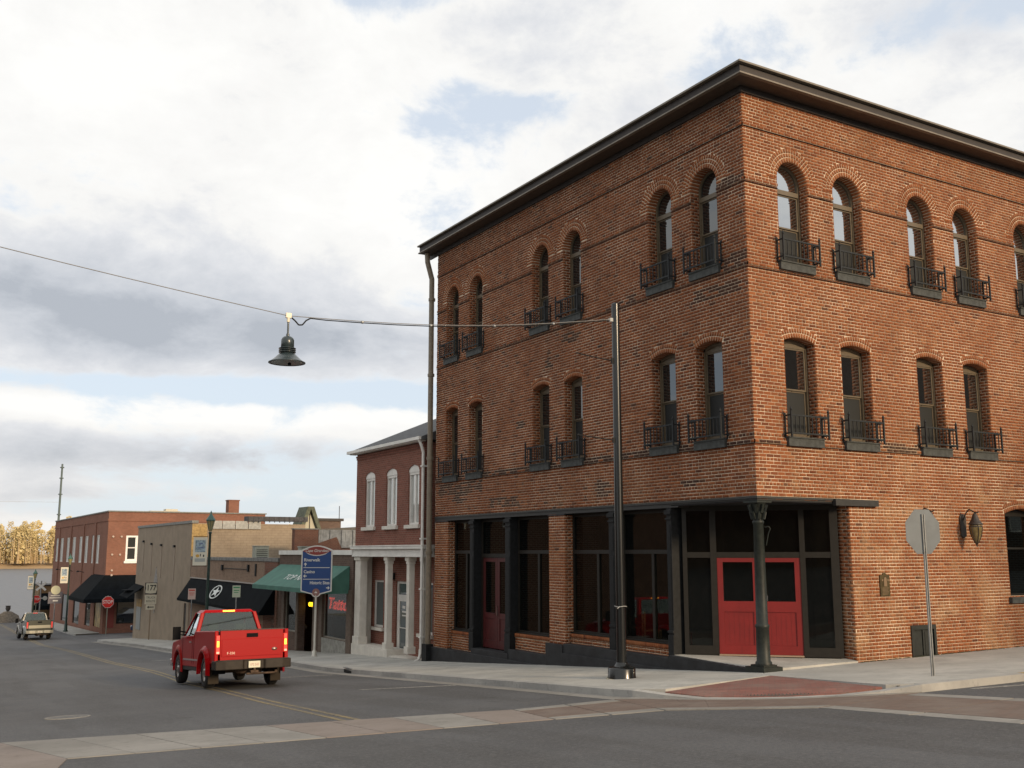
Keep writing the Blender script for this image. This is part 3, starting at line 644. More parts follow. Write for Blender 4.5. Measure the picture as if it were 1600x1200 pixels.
# brick bulkheads below the shop windows, set back
for u0, u1, z0, z1 in ((3.05, 5.10, .05, .30), (5.36, 7.36, .05, .30), (8.19, 10.27, -.32, .12), (12.79, 14.29, -.62, -.05)):
    courses(FA, mapA, u0, u1, z0, z1 - .11, [], 'P', dbase=-.16)
    n = round((u1 - u0) / .078)
    for i in range(n): FA.rect(mapA, u0 + (u1 - u0) * i / n + .004, u0 + (u1 - u0) * (i + 1) / n - .004, z1 - .105, z1, -.30, -.14, tone_of(0, 0, 'P'))
    FA.mrect(mapA, u0, u1, z1 - .115, z1 - .004, -.152)
wallA = FA.build_mortar('wall', CB); wallB = FB.build_mortar('wall', CB)
# the 300 whole bricks that show largest stand as objects of their own
cand = []
for BR, tag_ in ((FA, 'A'), (FB, 'B')):
    for (i, isA, u, d, z) in BR.full:
        P = Vector((-d, u, z)) if isA else Vector((u, -d, z)); v = CAM - P; r2 = v.length_squared
        n_ = Vector((-1, 0, 0)) if isA else Vector((0, -1, 0)); cosv = n_.dot(v.normalized()); cand.append((cosv / r2, tag_, i, P))
cand.sort(key=lambda c: -c[0]); pick = cand[:290]
hb = .216 / 2 - JT / 2; hh = CO / 2 - JT / 2
mb = MB(); mb.box(-hb, hb, 0, BT, -hh, hh); me_b = mb.mesh('brick', M_BRICK)
for _, tg, i, P in pick: inst('brick', me_b, wallA if tg == 'A' else wallB, P, (rng.uniform(-.004, .004), 0, -PI / 2 if tg == 'A' else 0))
FA.build_bricks('brickwork', wallA, {i for _, t_, i, _p in pick if t_ == 'A'}); FB.build_bricks('brickwork', wallB, {i for _, t_, i, _p in pick if t_ == 'B'})

# shell, floors and roof behind the facades
BRK2 = brick_tex_mat('plain_back_brick', (.22, .085, .055), (.15, .06, .045), (.33, .27, .22))
mb = MB()
mb.box(.30, LEN_B, LEN_A - .3, LEN_A, -1.6, TOP); mb.box(LEN_B - .3, LEN_B, .32, LEN_A - .31, -1.6, TOP); mb.box(.02, .30, LEN_A - .012, LEN_A, -1.6, TOP)
mb.build('wall', BRK2, CB)
mb = MB(); mb.box(.05, LEN_B - .32, .05, LEN_A - .32, TOP - .06, TOP - .003); mb.box(.32, LEN_B - .32, .32, LEN_A - .32, 3.72, 3.95); mb.box(.32, LEN_B - .32, .32, LEN_A - .32, 7.9, 8.1)
mb.box(6.5, 6.6, .4, LEN_A - .4, 0, 3.7); mb.box(3.2, 6.5, 4.6, 4.7, 0, 3.7)
mb.build('interior', mat('interior_plaster', (.16, .10, .07), .9, nz=.25, nscale=2), CB)
MB().box(.75, LEN_B - .32, 2.9, LEN_A - .32, -.10, .06).box(2.9, LEN_B - .32, .42, 2.85, -.10, .06).build('floor', mat('dark_floor', (.07, .045, .03), .5), CB)

# cornice: flat soffit, tan edge strip, brown fascia, gutter lip
co = MB(); OH = .50
def ringL(z0, z1, o0, o1, m):   # L-shaped run along both faces between overhangs o0 (inner) and o1 (outer)
    ya = LEN_A + .55; xb = LEN_B + .3
    co.hexa([(-o1, -o1, z0), (-o0, -o0, z0), (-o0, ya, z0), (-o1, ya, z0), (-o1, -o1, z1), (-o0, -o0, z1), (-o0, ya, z1), (-o1, ya, z1)], m)
    co.hexa([(-o1, -o1, z0), (xb, -o1, z0), (xb, -o0, z0), (-o0, -o0, z0), (-o1, -o1, z1), (xb, -o1, z1), (xb, -o0, z1), (-o0, -o0, z1)], m)
ringL(12.955, 12.98, .001, .419, 2); ringL(12.950, 12.985, .42, .52, 1); ringL(12.986, 13.19, -.3, .46, 0); ringL(13.191, 13.235, -.3, .56, 1); ringL(12.80, 12.948, .003, .05, 0)
co.build('cornice', [TRIMBROWN, TRIMTAN, mat('brown_soffit_paint', (.075, .055, .040), .6, nz=.15)], CB)
# drainpipe at the far end of the street face
mb = MB()
mb.tube([(-.30, 15.50, 12.93), (-.28, 15.50, 12.60), (-.13, 15.45, 12.0), (-.12, 15.45, -.6), (-.16, 15.58, -1.12)], .092, 10)
for z in (11.2, 8.5, 5.6, 2.4): mb.cyl((-.12, 15.45, z), (-.12, 15.45, z + .10), .12, None, 10)
mb.build('drainpipe', BROWNPIPE, CB)
MB().box(-.28, -.02, 15.25, 15.6, -1.15, -.55).build('pipe_boot', BLACKIRON, CB)

# thin dark strips that paint in the wall's shadow lines at four heights
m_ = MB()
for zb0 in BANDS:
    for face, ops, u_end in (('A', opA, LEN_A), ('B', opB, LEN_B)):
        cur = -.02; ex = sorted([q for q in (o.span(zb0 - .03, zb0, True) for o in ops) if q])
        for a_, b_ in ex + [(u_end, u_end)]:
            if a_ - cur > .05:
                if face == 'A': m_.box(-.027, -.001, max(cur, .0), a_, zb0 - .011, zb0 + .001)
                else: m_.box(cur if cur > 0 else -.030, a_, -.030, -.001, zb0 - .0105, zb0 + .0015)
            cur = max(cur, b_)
m_.build('shadow_line', mat('shadow_line_brown', (.045, .026, .019), .9, nz=.4, nscale=3), CB)

# windows --------------------------------------------------------------
def casing(width, kind, face):
    hw = width / 2; fr = MB(); y0, y1 = .25, .37; t = .058
    o = opA[0] if kind == 'seg' else opA[6]
    z0 = 0.03; H = (P2 - S2) if kind == 'seg' else (TOP3 - hw - S3)
    fr.box(-hw + .003, -hw + t, y0, y1, z0, H); fr.box(hw - t, hw - .003, y0, y1, z0, H); fr.box(-hw + t, hw - t, y0, y1, z0, z0 + .06)
    if kind == 'seg':
        Rr = (hw * hw + RISE * RISE) / (2 * RISE); cz = H + RISE - Rr; a = math.asin((hw - .003) / Rr)
        top = [(Rr * math.sin(-a + 2 * a * i / 10), cz + Rr * math.cos(-a + 2 * a * i / 10) - .004) for i in range(11)]
        fr.prism([(-hw + t, H - .04), (hw - t, H - .04)] + [(min(hw - t, max(-hw + t, p[0])), p[1]) for p in top[::-1]], y0 + .03, y1)
        fr.arc(0, cz, Rr - .075, Rr - .004, PI / 2 - a, PI / 2 + a, y0, y1 - .01, 10)
        fr.box(-hw + t, hw - t, y0 + .01, y1, H - .10, H - .04)
    else:
        fr.arc(0, H, hw - .060, hw - .003, 0, PI, y0, y1, 18); fr.box(-hw + t, hw - t, y0 - .012, y1, H - .24, H - .13)
    return fr, H
def build_window(kind, width, parent, loc, rz, sunny):
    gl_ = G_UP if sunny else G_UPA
    """frame > two sashes, panes, sill; local x = right, -y = street side, origin at sill level"""
    hw = width / 2; t = .058; key = (kind, round(width, 3), sunny)
    if key not in WM:
        fr, H = casing(width, kind, 0); s = .034; a, b = -hw + t, hw - t
        ztop = H - .10 if kind == 'seg' else H - .24; zm = .03 + .06 + (ztop - .09) * .5 + (.02 if kind == 'seg' else .0)
        def sash(z0, z1, ya, yb):
            m = MB(); m.box(a, a + s, ya, yb, z0, z1); m.box(b - s, b, ya, yb, z0, z1); m.box(a + s, b - s, ya, yb, z0, z0 + s); m.box(a + s, b - s, ya, yb, z1 - s, z1); return m
        up = sash(zm, ztop, .275, .305); lo = sash(.09, zm - .002, .31, .34); lo.cyl((0, .31, zm - .01), (0, .295, zm + .004), .018, None, 6)
        pu = MB().box(a + s, b - s, .288, .293, zm + s, ztop - s); pl = MB().box(a + s, b - s, .322, .327, .09 + s, zm - s)
        WM[key] = dict(fr=fr.mesh('window', OLIVE), up=up.mesh('sash', OLIVE), lo=lo.mesh('sash', OLIVE), pu=pu.mesh('pane', gl_), pl=pl.mesh('pane', G_SCREEN))
        if kind == 'round':
            m = MB(); n = 16; r = hw - .061; pts = [(r * math.cos(PI * i / n), H + r * math.sin(PI * i / n)) for i in range(n + 1)]; m.prism([(-r, H - .128), (r, H - .128)] + pts, .288, .293); WM[key]['fan'] = m.mesh('pane', gl_)
        sl = MB(); sl.box(-hw - .075, hw + .075, -.11, .30, -.03, .0); sl.box(-hw - .065, hw + .065, -.085, -.001, -.205, -.03); WM[key]['sill'] = sl.mesh('sill', SILL)
    q = WM[key]; wdw = inst('window', q['fr'], parent, loc, (0, 0, rz))
    for n, k in (('sash', 'up'), ('sash', 'lo'), ('pane', 'pu'), ('pane', 'pl'), ('pane', 'fan'), ('sill', 'sill')):
        if k in q: inst(n, q[k], wdw)
    return wdw
WM = {}
def railing_mesh(width):
    hw = width / 2 + .09; m = MB(); yo = -.20; z0, z1 = .05, .48
    for x in (-hw, hw):
        m.box(x - .018, x + .018, yo - .018, yo + .018, -.03, .56); m.lathe([(.004, 0), (.028, .02), (.030, .045), (.014, .065), (.010, .085), (.001, .11)], (x, yo, .56), 8)
        for z in (z0, z1 - .03): m.box(x - .012, x + .012, yo + .022, .0, z, z + .03)
        m.box(x - .014, x + .014, -.03, -.001, -.03, .52)
        s = 1 if x > 0 else -1
        m.tube([(x + s * .02, -.03, z1 + .02), (x + s * .07, -.05, z1 + .04), (x + s * .09, -.07, z1 - .01), (x + s * .06, -.07, z1 - .04)], .012, 5); m.tube([(x + s * .02, -.03, z0), (x + s * .07, -.04, z0 + .02), (x + s * .09, -.05, z0 - .02)], .012, 5)
    m.box(-hw + .023, hw - .023, yo - .014, yo + .014, z1 - .035, z1); m.box(-hw + .023, hw - .023, yo - .014, yo + .014, z0, z0 + .035)
    n = 9
    for i in range(1, n):
        x = -hw + 2 * hw * i / n; m.box(x - .009, x + .009, yo - .009, yo + .009, z0 + .035, z1 - .035)
    m.box(-hw + .04, hw - .04, -.23, -.0, -.002, .018) if False else None
    return m.mesh('window_railing', RAIL)
railA, railB = railing_mesh(.90), railing_mesh(.98)
for (a, b) in A_WIN:
    for kind, z in (('seg', S2), ('round', S3)):
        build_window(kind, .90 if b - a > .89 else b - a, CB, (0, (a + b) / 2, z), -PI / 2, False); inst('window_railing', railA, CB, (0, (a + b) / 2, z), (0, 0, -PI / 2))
for (a, b) in B_WIN:
    for kind, z in (('seg', S2), ('round', S3)):
        build_window(kind, b - a, CB, ((a + b) / 2, 0, z), 0, True); inst('window_railing', railB, CB, ((a + b) / 2, 0, z))
# ground floor side window
fr = MB(); c = og.c; hw = og.hw; H = og.zs - og.z0
fr.box(-hw + .003, -hw + .07, .26, .36, 0, H); fr.box(hw - .07, hw - .003, .26, .36, 0, H); fr.box(-hw + .07, hw - .07, .26, .36, 0, .07); fr.box(-hw + .07, hw - .07, .27, .36, H * .57, H * .57 + .05); fr.prism([(-hw + .07, H - .05), (hw - .07, H - .05), (hw - .1, H + .03), (0, H + .135), (-hw + .1, H + .03)], .27, .36)
gw = fr.build('window', DKFRAME, CB, loc=(c, 0, og.z0)); MB().box(-hw + .07, hw - .07, .30, .305, .07, H * .57).build('pane', G_SHOP, gw); MB().box(-hw + .07, hw - .07, .30, .305, H * .57 + .05, H - .05).build('pane', G_SHOP, gw)
MB().box(-hw - .08, hw + .08, -.09, .28, -.15, -.001).build('sill', SILL, gw)

# shop front: lintel, iron piers, windows, doors ------------------------
mb = MB(); mb.box(.0, .34, 2.60, LEN_A, 3.50, LINT - .004); mb.box(-.03, .0, -.03, LEN_A, LINT - .055, LINT - .004); mb.box(.0, 2.83, -.03, .0, LINT - .055, LINT - .004); mb.box(2.3, 3.72, -.10, -.003, 3.49, 3.635); mb.box(0, 2.82, .0, .3, LINT - .10, LINT - .004); mb.box(0, .3, .31, 2.6, LINT - .10, LINT - .004)
mb.build('lintel', mat('dark_lintel_steel', (.022, .022, .021), .55, nz=.2), CB)
def iron_pier(u0, u1, z0, deep=.34):
    m = MB(); m.box(.0, deep, u0, u1, z0, 3.49); m.box(-.025, .0, u0 - .01, u1 + .01, z0, z0 + .55); m.box(-.012, .0, u0 + .045, u1 - .045, z0 + .75, 2.35); m.box(-.012, 0, u0 + .045, u1 - .045, 2.5, 3.1)
    m.box(-.05, .0, u0 - .025, u1 + .025, 3.34, 3.44); m.box(-.035, 0, u0 - .015, u1 + .015, 3.22, 3.26); m.box(-.03, 0, u0 - .01, u1 + .01, z0 + .60, z0 + .66)
    m.build('iron_pier', BLACKIRON, CB, bevel=.006)
iron_pier(2.86, 3.04, .0); iron_pier(5.11, 5.35, .0); iron_pier(10.28, 10.58, -.45); iron_pier(12.52, 12.78, -.55)
iron_pier(2.60, 2.84, .06, .30) if False else None
for u0, u1 in ((7.36, 8.19), (14.29, LEN_A)): MB().box(-.02, .30, u0, u1, 3.46, 3.499).build('pier_cap', BLACKPAINT, CB)
def shop_window(u0, u1, zs, split=.56):
    """display window set back between piers: frame > three panes"""
    d = .30; t = .06; zt = 3.49; zr = 2.42
    m = MB(); m.box(d - .04, d + .05, u0, u0 + t, zs, zt); m.box(d - .04, d + .05, u1 - t, u1, zs, zt); m.box(d - .05, d + .06, u0 + t, u1 - t, zs, zs + .08); m.box(d - .04, d + .05, u0 + t, u1 - t, zt - .08, zt); m.box(d - .055, d + .05, u0 + t, u1 - t, zr, zr + .10)
    um = u0 + (u1 - u0) * split; m.box(d - .035, d + .05, um - .05, um + .05, zs + .08, zr); m.box(.17, d - .04, u0, u1, zs, zs + .03)
    f = m.build('shop_window', DKFRAME, CB)
    MB().box(d, d + .006, u0 + t, um - .05, zs + .08, zr).build('pane', G_SHOP, f); MB().box(d, d + .006, um + .05, u1 - t, zs + .08, zr).build('pane', G_SHOP, f); MB().box(d, d + .006, u0 + t, u1 - t, zr + .10, zt - .08).build('pane', G_SHOP, f)
shop_window(3.05, 5.10, .31, .42); shop_window(5.36, 7.37, .31, .42); shop_window(8.18, 10.27, .13, .45); shop_window(12.79, 14.30, -.04, .45)
# black stepped plinth
mb = MB(); mb.hexa([(-.10, 2.86, -.5), (.30, 2.86, -.5), (.30, 7.37, -.9), (-.10, 7.37, -.9), (-.10, 2.86, .045), (.30, 2.86, .045), (.30, 7.37, .045), (-.10, 7.37, .045)])
mb.box(-.10, .30, 7.371, 8.18, -1.0, -.03); mb.box(-.13, -.101, 7.36, 8.19, -1.0, .02); mb.box(-.08, .30, 8.181, 10.275, -1.3, -.33); mb.box(-.10, .30, 10.276, 12.51, -1.4, -.46); mb.box(-.08, .30, 12.511, 14.3, -1.5, -.63); mb.box(-.10, .28, 14.301, LEN_A, -1.6, -.63)
mb.box(-.16, -.102, 2.86, 7.35, -.9, -.20); mb.box(-.14, -.082, 8.2, 14.29, -1.5, -.62)
mb.build('plinth', BLACKPAINT, CB, bevel=.01)
# red side door between two iron piers (double, glazed)
dr = MB(); x0 = .30; U0, U1 = 10.60, 12.50
dr.box(x0 - .03, x0 + .07, U0, U0 + .07, -.45, 3.49); dr.box(x0 - .03, x0 + .07, U1 - .07, U1, -.45, 3.49); dr.box(x0 - .03, x0 + .07, U0 + .07, U1 - .07, 2.30, 2.42); dr.box(x0 - .03, x0 + .07, U0 + .07, U1 - .07, 3.40, 3.49)
side_door = dr.build('side_door', DKFRAME, CB)
MB().box(x0, x0 + .006, U0 + .07, U1 - .07, 2.42, 3.40).build('pane', G_SHOP, side_door)
for a, b in ((U0 + .07, (U0 + U1) / 2 - .003), ((U0 + U1) / 2 + .003, U1 - .07)):
    m = MB(); m.box(x0, x0 + .045, a, a + .13, -.44, 2.30); m.box(x0, x0 + .045, b - .13, b, -.44, 2.30); m.box(x0, x0 + .045, a + .13, b - .13, 2.17, 2.30); m.box(x0, x0 + .045, a + .13, b - .13, -.44, -.20); m.box(x0, x0 + .045, a + .13, b - .13, .45, .62); m.box(x0 + .02, x0 + .04, a + .13, b - .13, -.20, .45)
    m.build('door_leaf', DARKRED, side_door, bevel=.006); MB().box(x0 + .02, x0 + .026, a + .13, b - .13, .62, 2.17).build('pane', G_SHOP, side_door)
MB().box(x0 - .05, x0 - .02, 11.50, 11.53, .55, .85).box(x0 - .02, x0, 11.5, 11.53, .57, .60).box(x0 - .02, x0, 11.5, 11.53, .80, .83).build('door_handle', CHROME, side_door)
MB().box(x0 - .004, x0 - .001, 10.78, 10.92, 1.0, 1.25).build('notice', WHITE, side_door)
# corner entrance, set back on the diagonal
EN = Matrix.Translation(Vector((.24, 2.76, 0))) @ Matrix.Rotation(-PI / 4, 4, 'Z')   # local x runs along the diagonal to the right, -y to the street
def en(name, m, mt, parent=CB, bevel=0., label=None):
    o = m.build(name, mt, parent, bevel=bevel, label=label)
    if parent is CB: o.matrix_local = EN
    return o
LW = 3.52                                   # diagonal length
m = MB(); zt = 3.54; zr = 2.33
xs = [0, .10, .64, .78, 2.66, 2.78, 3.34, LW]
for a, b in ((xs[0], xs[1]), (xs[2], xs[3]), (xs[4], xs[5]), (xs[6], xs[7])): m.box(a, b, 0, .12, .12, zt)
for a, b in ((xs[1], xs[2]), (xs[3], xs[4]), (xs[5], xs[6])): m.box(a, b, .01, .11, zr, zr + .13); m.box(a, b, .01, .11, zt - .12, zt)
m.box(xs[1], xs[2], .0, .11, .12, .33); m.box(xs[5], xs[6], .0, .11, .12, .33)
ent = en('entrance', m, DKFRAME)
for a, b in ((xs[1], xs[2]), (xs[3], xs[4]), (xs[5], xs[6])): en('pane', MB().box(a, b, .05, .056, zr + .13, zt - .12), G_SHOP, ent)
for a, b in ((xs[1], xs[2]), (xs[5], xs[6])): en('pane', MB().box(a, b, .05, .056, .33, zr), G_SHOP, ent)
xm = (xs[3] + xs[4]) / 2
for a, b in ((xs[3] + .004, xm - .002), (xm + .002, xs[4] - .004)):
    m = MB(); q = .13; y0, y1 = .02, .065; zb = .15
    m.box(a, a + q, y0, y1, zb, zr - .004); m.box(b - q, b, y0, y1, zb, zr - .004); m.box(a + q, b - q, y0, y1, zr - .10, zr - .004); m.box(a + q, b - q, y0, y1, zb, zb + .20); m.box(a + q, b - q, y0, y1, 1.10, 1.34)
    m.box(a + q, b - q, y0 + .022, y1 - .005, zb + .20, 1.10)
    nb = 6
    for i in range(1, nb): xx = a + q + (b - a - 2 * q) * i / nb; m.box(xx - .004, xx + .004, y0 + .018, y0 + .021, zb + .20, 1.10)
    en('red_door', m, REDDOOR, ent, bevel=.008); en('pane', MB().box(a + q, b - q, .04, .046, 1.34, zr - .10), G_SHOP, ent)
m = MB(); m.cyl((xm + .09, .02, 1.28), (xm + .09, -.03, 1.28), .025, None, 8); m.box(xm + .04, xm + .16, -.045, -.03, 1.265, 1.295); m.box(xm + .10, xm + .19, .0, .019, 1.36, 1.48); en('door_handle', m, CHROME, ent)
m = MB(); m.box(.0, LW, .12, .14, .0, .12); en('threshold', MB().box(xs[3], xs[4], -.03, .12, .115, .148), mat('brass_threshold', (.30, .22, .16), .5), ent)
# platform step with its black edge, dark soffit above
m = MB(); m.add([(-.02, 2.86, .115), (-.02, .16, .06), (.16, -.02, .052), (2.83, -.02, .075), (2.83, .5, .12), (.4, 2.9, .12)] + [(-.02, 2.86, -.5), (-.02, .16, -.5), (.16, -.02, -.5), (2.83, -.02, -.5), (2.83, .5, -.5), (.4, 2.9, -.5)], [(0, 1, 2, 3, 4, 5)] + [(i, i + 6, (i + 1) % 6 + 6, (i + 1) % 6) for i in range(6)])
m.build('entrance_step', CONC, CB)
m = MB(); m.hexa([(-.16, .22, -.3), (-.021, .22, -.3), (-.021, 2.86, -.5), (-.16, 2.86, -.5), (-.16, .22, .05), (-.021, .22, .05), (-.021, 2.86, .112), (-.16, 2.86, .112)]); m.build('step_edge', BLACKPAINT, CB, bevel=.008)
MB().prism([(.0, .0), (2.82, .0), (2.82, .30), (.30, 2.85), (.0, 2.85)], 3.54, 3.56, 'xy').build('entrance_soffit', BLACKPAINT, CB)
# cast-iron corner column
m = MB(); m.box(-.22, .42, -.22, .42, -.10, .10) if False else None
m = MB(); cx0 = .10
m.box(cx0 - .27, cx0 + .27, cx0 - .27, cx0 + .27, -.12, .10); m.box(cx0 - .19, cx0 + .19, cx0 - .19, cx0 + .19, .10, .14)
m.lathe([(.175, .14), (.175, .18), (.145, .22), (.138, .88), (.150, .90), (.150, .95), (.125, .97), (.118, 1.9), (.108, 3.05), (.125, 3.07), (.125, 3.11), (.105, 3.13), (.11, 3.2), (.125, 3.32), (.16, 3.44), (.19, 3.50)], (cx0, cx0, 0), 20)
for i in range(8):
    t = 2 * PI * i / 8 + .2; ct, st = math.cos(t), math.sin(t)
    for (za, zb, ra, rb, wd) in ((3.15, 3.32, .115, .162, .038), (3.28, 3.47, .13, .195, .036)):
        tt = t + (PI / 8 if za > 3.2 else 0); ct, st = math.cos(tt), math.sin(tt); px, py = -st * wd, ct * wd
        a = (cx0 + ct * ra, cx0 + st * ra); b = (cx0 + ct * (ra + .012), cx0 + st * (ra + .012)); c = (cx0 + ct * rb, cx0 + st * rb)
        m.hexa([(a[0] + px, a[1] + py, za), (a[0] - px, a[1] - py, za), (b[0] - px * .9 + ct * .02, b[1] - py * .9 + st * .02, za), (b[0] + px * .9 + ct * .02, b[1] + py * .9 + st * .02, za),
                (c[0] + px * .6 - ct * .015, c[1] + py * .6 - st * .015, zb), (c[0] - px * .6 - ct * .015, c[1] - py * .6 - st * .015, zb), (c[0] - px * .5 + ct * .025, c[1] - py * .5 + st * .025, zb - .02), (c[0] + px * .5 + ct * .025, c[1] + py * .5 + st * .025, zb - .02)])
m.box(cx0 - .21, cx0 + .21, cx0 - .21, cx0 + .21, 3.50, 3.545)
m.tube([(cx0 + .09, cx0 - .10, 2.98), (cx0 + .14, cx0 - .16, 3.0), (cx0 + .17, cx0 - .18, 2.95), (cx0 + .14, cx0 - .15, 2.86), (cx0 + .10, cx0 - .11, 2.6)], .012, 6)
m.build('corner_column', mat('old_cast_iron', (.014, .018, .015), .5, spec=.35, nz=.35, nscale=9, bump=.2), CB)
# basement hatch on the side wall
m = MB(); m.box(4.68, 4.76, -.03, .03, .02, .77); m.box(5.48, 5.56, -.03, .03, .02, .77); m.box(4.76, 5.48, -.03, .03, .67, .77); m.box(4.76, 5.48, .02, .03, .02, .67); m.box(5.09, 5.15, -.01, .019, .02, .67); m.box(4.79, 5.06, .0, .019, .08, .62); m.box(5.18, 5.45, .0, .019, .08, .62)
m.build('basement_hatch', mat('black_hatch_iron', (.013, .016, .014), .5, nz=.3), CB, bevel=.005)
# strip of dirt and moss at the foot of the side wall
m = MB(); 
for i in range(160):
    xx = random.uniform(2.9, 12); r = random.uniform(.015, .05); m.sphere((xx, -.02 - random.random() * .05, G(xx, 0) + .006), r, 6, 4, 0, .35)
m.build('dirt_strip', mat('dark_moss', (.045, .045, .02), .95, nz=.5), CB, kind='stuff')

# ------------------------------------------------------------------ neighbours down the street
def hollow_wall_x(mb, y0, y1, z0, z1, ops, x0=0., x1=.3, m=0):
    """street-facing wall (normal -x) as blocks around rectangular openings (ya, yb, za, zb)"""
    ys = sorted({y0, y1, *[o[0] for o in ops], *[o[1] for o in ops]})
    for a, b in zip(ys, ys[1:]):
        cur = z0
        for o in sorted([o for o in ops if o[0] <= a + 1e-6 and o[1] >= b - 1e-6], key=lambda o: o[2]):
            if o[2] > cur: mb.box(x0, x1, a, b, cur, o[2], m)
            cur = o[3]
        if cur < z1: mb.box(x0, x1, a, b, cur, z1, m)
WBRK = brick_tex_mat('weathered_red_brick', (.25, .095, .068), (.185, .072, .052), (.26, .18, .14), ms=.008)
WB = thing('columned_building', (0, 16.05, -1.2), label='two storey brick building with white columns, white arched windows and grey pitched roof', cat='building')
oy, oz = 16.05, -1.2
def wb(m, name, mt, parent=WB, bevel=0., label=None, kind=None):
    o = m.build(name, mt, parent, bevel=bevel, label=label, kind=kind); return shift(o)
def shift(o, off=None):
    d = off or (0, -oy, -oz); o.data.transform(Matrix.Translation(Vector(d))); return o
m = MB(); up = [(20.40, 21.36, 3.43, 5.56), (18.38, 19.36, 3.43, 5.56), (16.52, 17.42, 3.43, 5.56)]
hollow_wall_x(m, 16.10, 22.25, 2.68, 6.30, up); m.box(.0, .3, 16.10, 22.25, 6.30, 6.35)
gr = [(21.0, 21.95, -.40, 1.40), (18.75, 19.85, -1.25, 1.40), (16.75, 17.75, -.40, 1.40)]
hollow_wall_x(m, 16.10, 22.25, -1.6, 2.3, gr, .7, .95); m.box(.96, 12, 22.0, 22.25, -2, 6.3); m.box(.96, 12, 16.1, 16.3, -2, 6.3); m.box(.31, .95, 22.0, 22.25, 2.68, 6.3); m.box(.31, .95, 16.1, 16.3, 2.68, 6.3); m.box(11.8, 12, 16.31, 21.99, -2, 6.3)
for z in (6.10, 6.18): m.box(-.03 - (z - 6.1) * .3, -.001, 16.10, 22.25, z, z + .07)
wb(m, 'wall', WBRK)
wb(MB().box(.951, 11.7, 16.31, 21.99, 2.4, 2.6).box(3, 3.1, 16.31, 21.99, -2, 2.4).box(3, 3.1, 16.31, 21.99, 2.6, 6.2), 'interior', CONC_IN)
SHINGLE = mat('grey_roof_shingles', (.085, .088, .092), .9, nz=.3, nscale=6, bump=.5, bscale=14)
# the ridge runs along the street; front slope rises away from it
wb(MB().hexa([(-.27, 15.85, 6.36), (12.2, 15.85, 6.36), (12.2, 22.5, 6.36), (-.27, 22.5, 6.36), (-.27, 15.85, 6.44), (6, 15.85, 9.05), (6, 22.5, 9.05), (-.27, 22.5, 6.44)]), 'roof', SHINGLE)
m = MB(); m.box(-.36, -.27, 15.85, 22.5, 6.34, 6.45); m.box(-.27, -.001, 16.0, 22.4, 6.31, 6.355); wb(m, 'gutter', WHITE)
m = MB(); m.box(-.10, .69, 15.95, 22.35, 2.30, 2.36); m.box(-.06, .35, 15.98, 22.32, 2.36, 2.58); m.box(-.16, .35, 15.9, 22.4, 2.58, 2.68); m.box(-.18, .3, 15.88, 22.42, 2.681, 2.72); wb(m, 'entablature', WHITE, bevel=.01)
def column(y0, y1, zb):
    m = MB(); c = (y0 + y1) / 2; h = (y1 - y0) / 2; m.box(.02, .02 + 2 * h, c - h, c + h, zb + .25, 2.16); m.box(-.03, .07 + 2 * h, c - h - .05, c + h + .05, zb, zb + .25); m.box(-.03, .07 + 2 * h, c - h - .05, c + h + .05, 2.16, 2.295); m.box(0, .04 + 2 * h, c - h - .02, c + h + .02, 2.05, 2.16); wb(m, 'column', CREAM, bevel=.012)
column(19.14, 19.36, -1.05); column(17.28, 17.50, -1.05); column(16.12, 16.30, -1.05)
m = MB(); m.box(.02, .32, 21.72, 22.25, -.75, 2.16); m.box(-.03, .36, 21.67, 22.28, -1.03, -.75); m.box(-.03, .36, 21.67, 22.28, 2.16, 2.295); m.box(.33, .69, 22.12, 22.24, -1.03, 2.295); wb(m, 'corner_pier', CREAM, bevel=.012)
wb(MB().box(-.06, .69, 18.9, 22.3, -1.7, -1.03).box(.0, .69, 16.1, 18.89, -1.7, -1.22), 'porch_base', CREAM)
for a, b, z0, z1 in up:
    m = MB(); hw = (b - a) / 2; c = (a + b) / 2; t = .07; m.box(.06, .16, a, a + t, z0, z1 - .3); m.box(.06, .16, b - t, b, z0, z1 - .3); m.box(.06, .16, a + t, b - t, z0, z0 + t); m.box(.05, .16, a, b, z1 - .36, z1 - .27); m.box(.07, .15, c - .05, c + .05, z0 + t, z1 - .36)
    m.box(.03, .2, a, b, z1 - .27, z1 - .002)
    wdw = wb(m, 'window', WHITE); wb(MB().box(.11, .116, a + t, c - .05, z0 + t, z1 - .36), 'pane', G_FAR2 if False else glass_mat('pale_curtained_glass', (.42, .43, .40), refl=.20), wdw); wb(MB().box(.11, .116, c + .05, b - t, z0 + t, z1 - .36), 'pane', MATS['pale_curtained_glass'], wdw)
    wb(MB().box(-.10, .1, a - .12, b + .12, z0 - .13, z0 - .003), 'sill', CREAM, wdw)
    # brick corners that round the head of the opening
    m = MB()
    for s in (-1, 1):
        pts = [(c + s * hw, z1 - .002), (c + s * hw, z1 - .22)] + [(c + s * hw * math.cos(R(q)), z1 - .22 + .20 * math.sin(R(q))) for q in (20, 40, 60, 80)] + [(c, z1 - .002)]
        m.prism(pts, -.004, .029, 'yz')
    wb(m, 'arch_brick', WBRK, wdw)
for a, b, z0, z1 in (gr[0], gr[2]):
    m = MB(); t = .08; m.box(.76, .86, a, a + t, z0, z1); m.box(.76, .86, b - t, b, z0, z1); m.box(.76, .86, a + t, b - t, z0, z0 + t); m.box(.76, .86, a + t, b - t, z1 - t, z1)
    wdw = wb(m, 'window', WHITE); wb(MB().box(.80, .806, a + t, b - t, z0 + t, z1 - t), 'pane', glass_mat('curtained_glass', (.10, .12, .12), refl=.12), wdw); wb(MB().box(.6, .76, a - .1, b + .1, z0 - .12, z0 - .003), 'sill', CREAM, wdw)
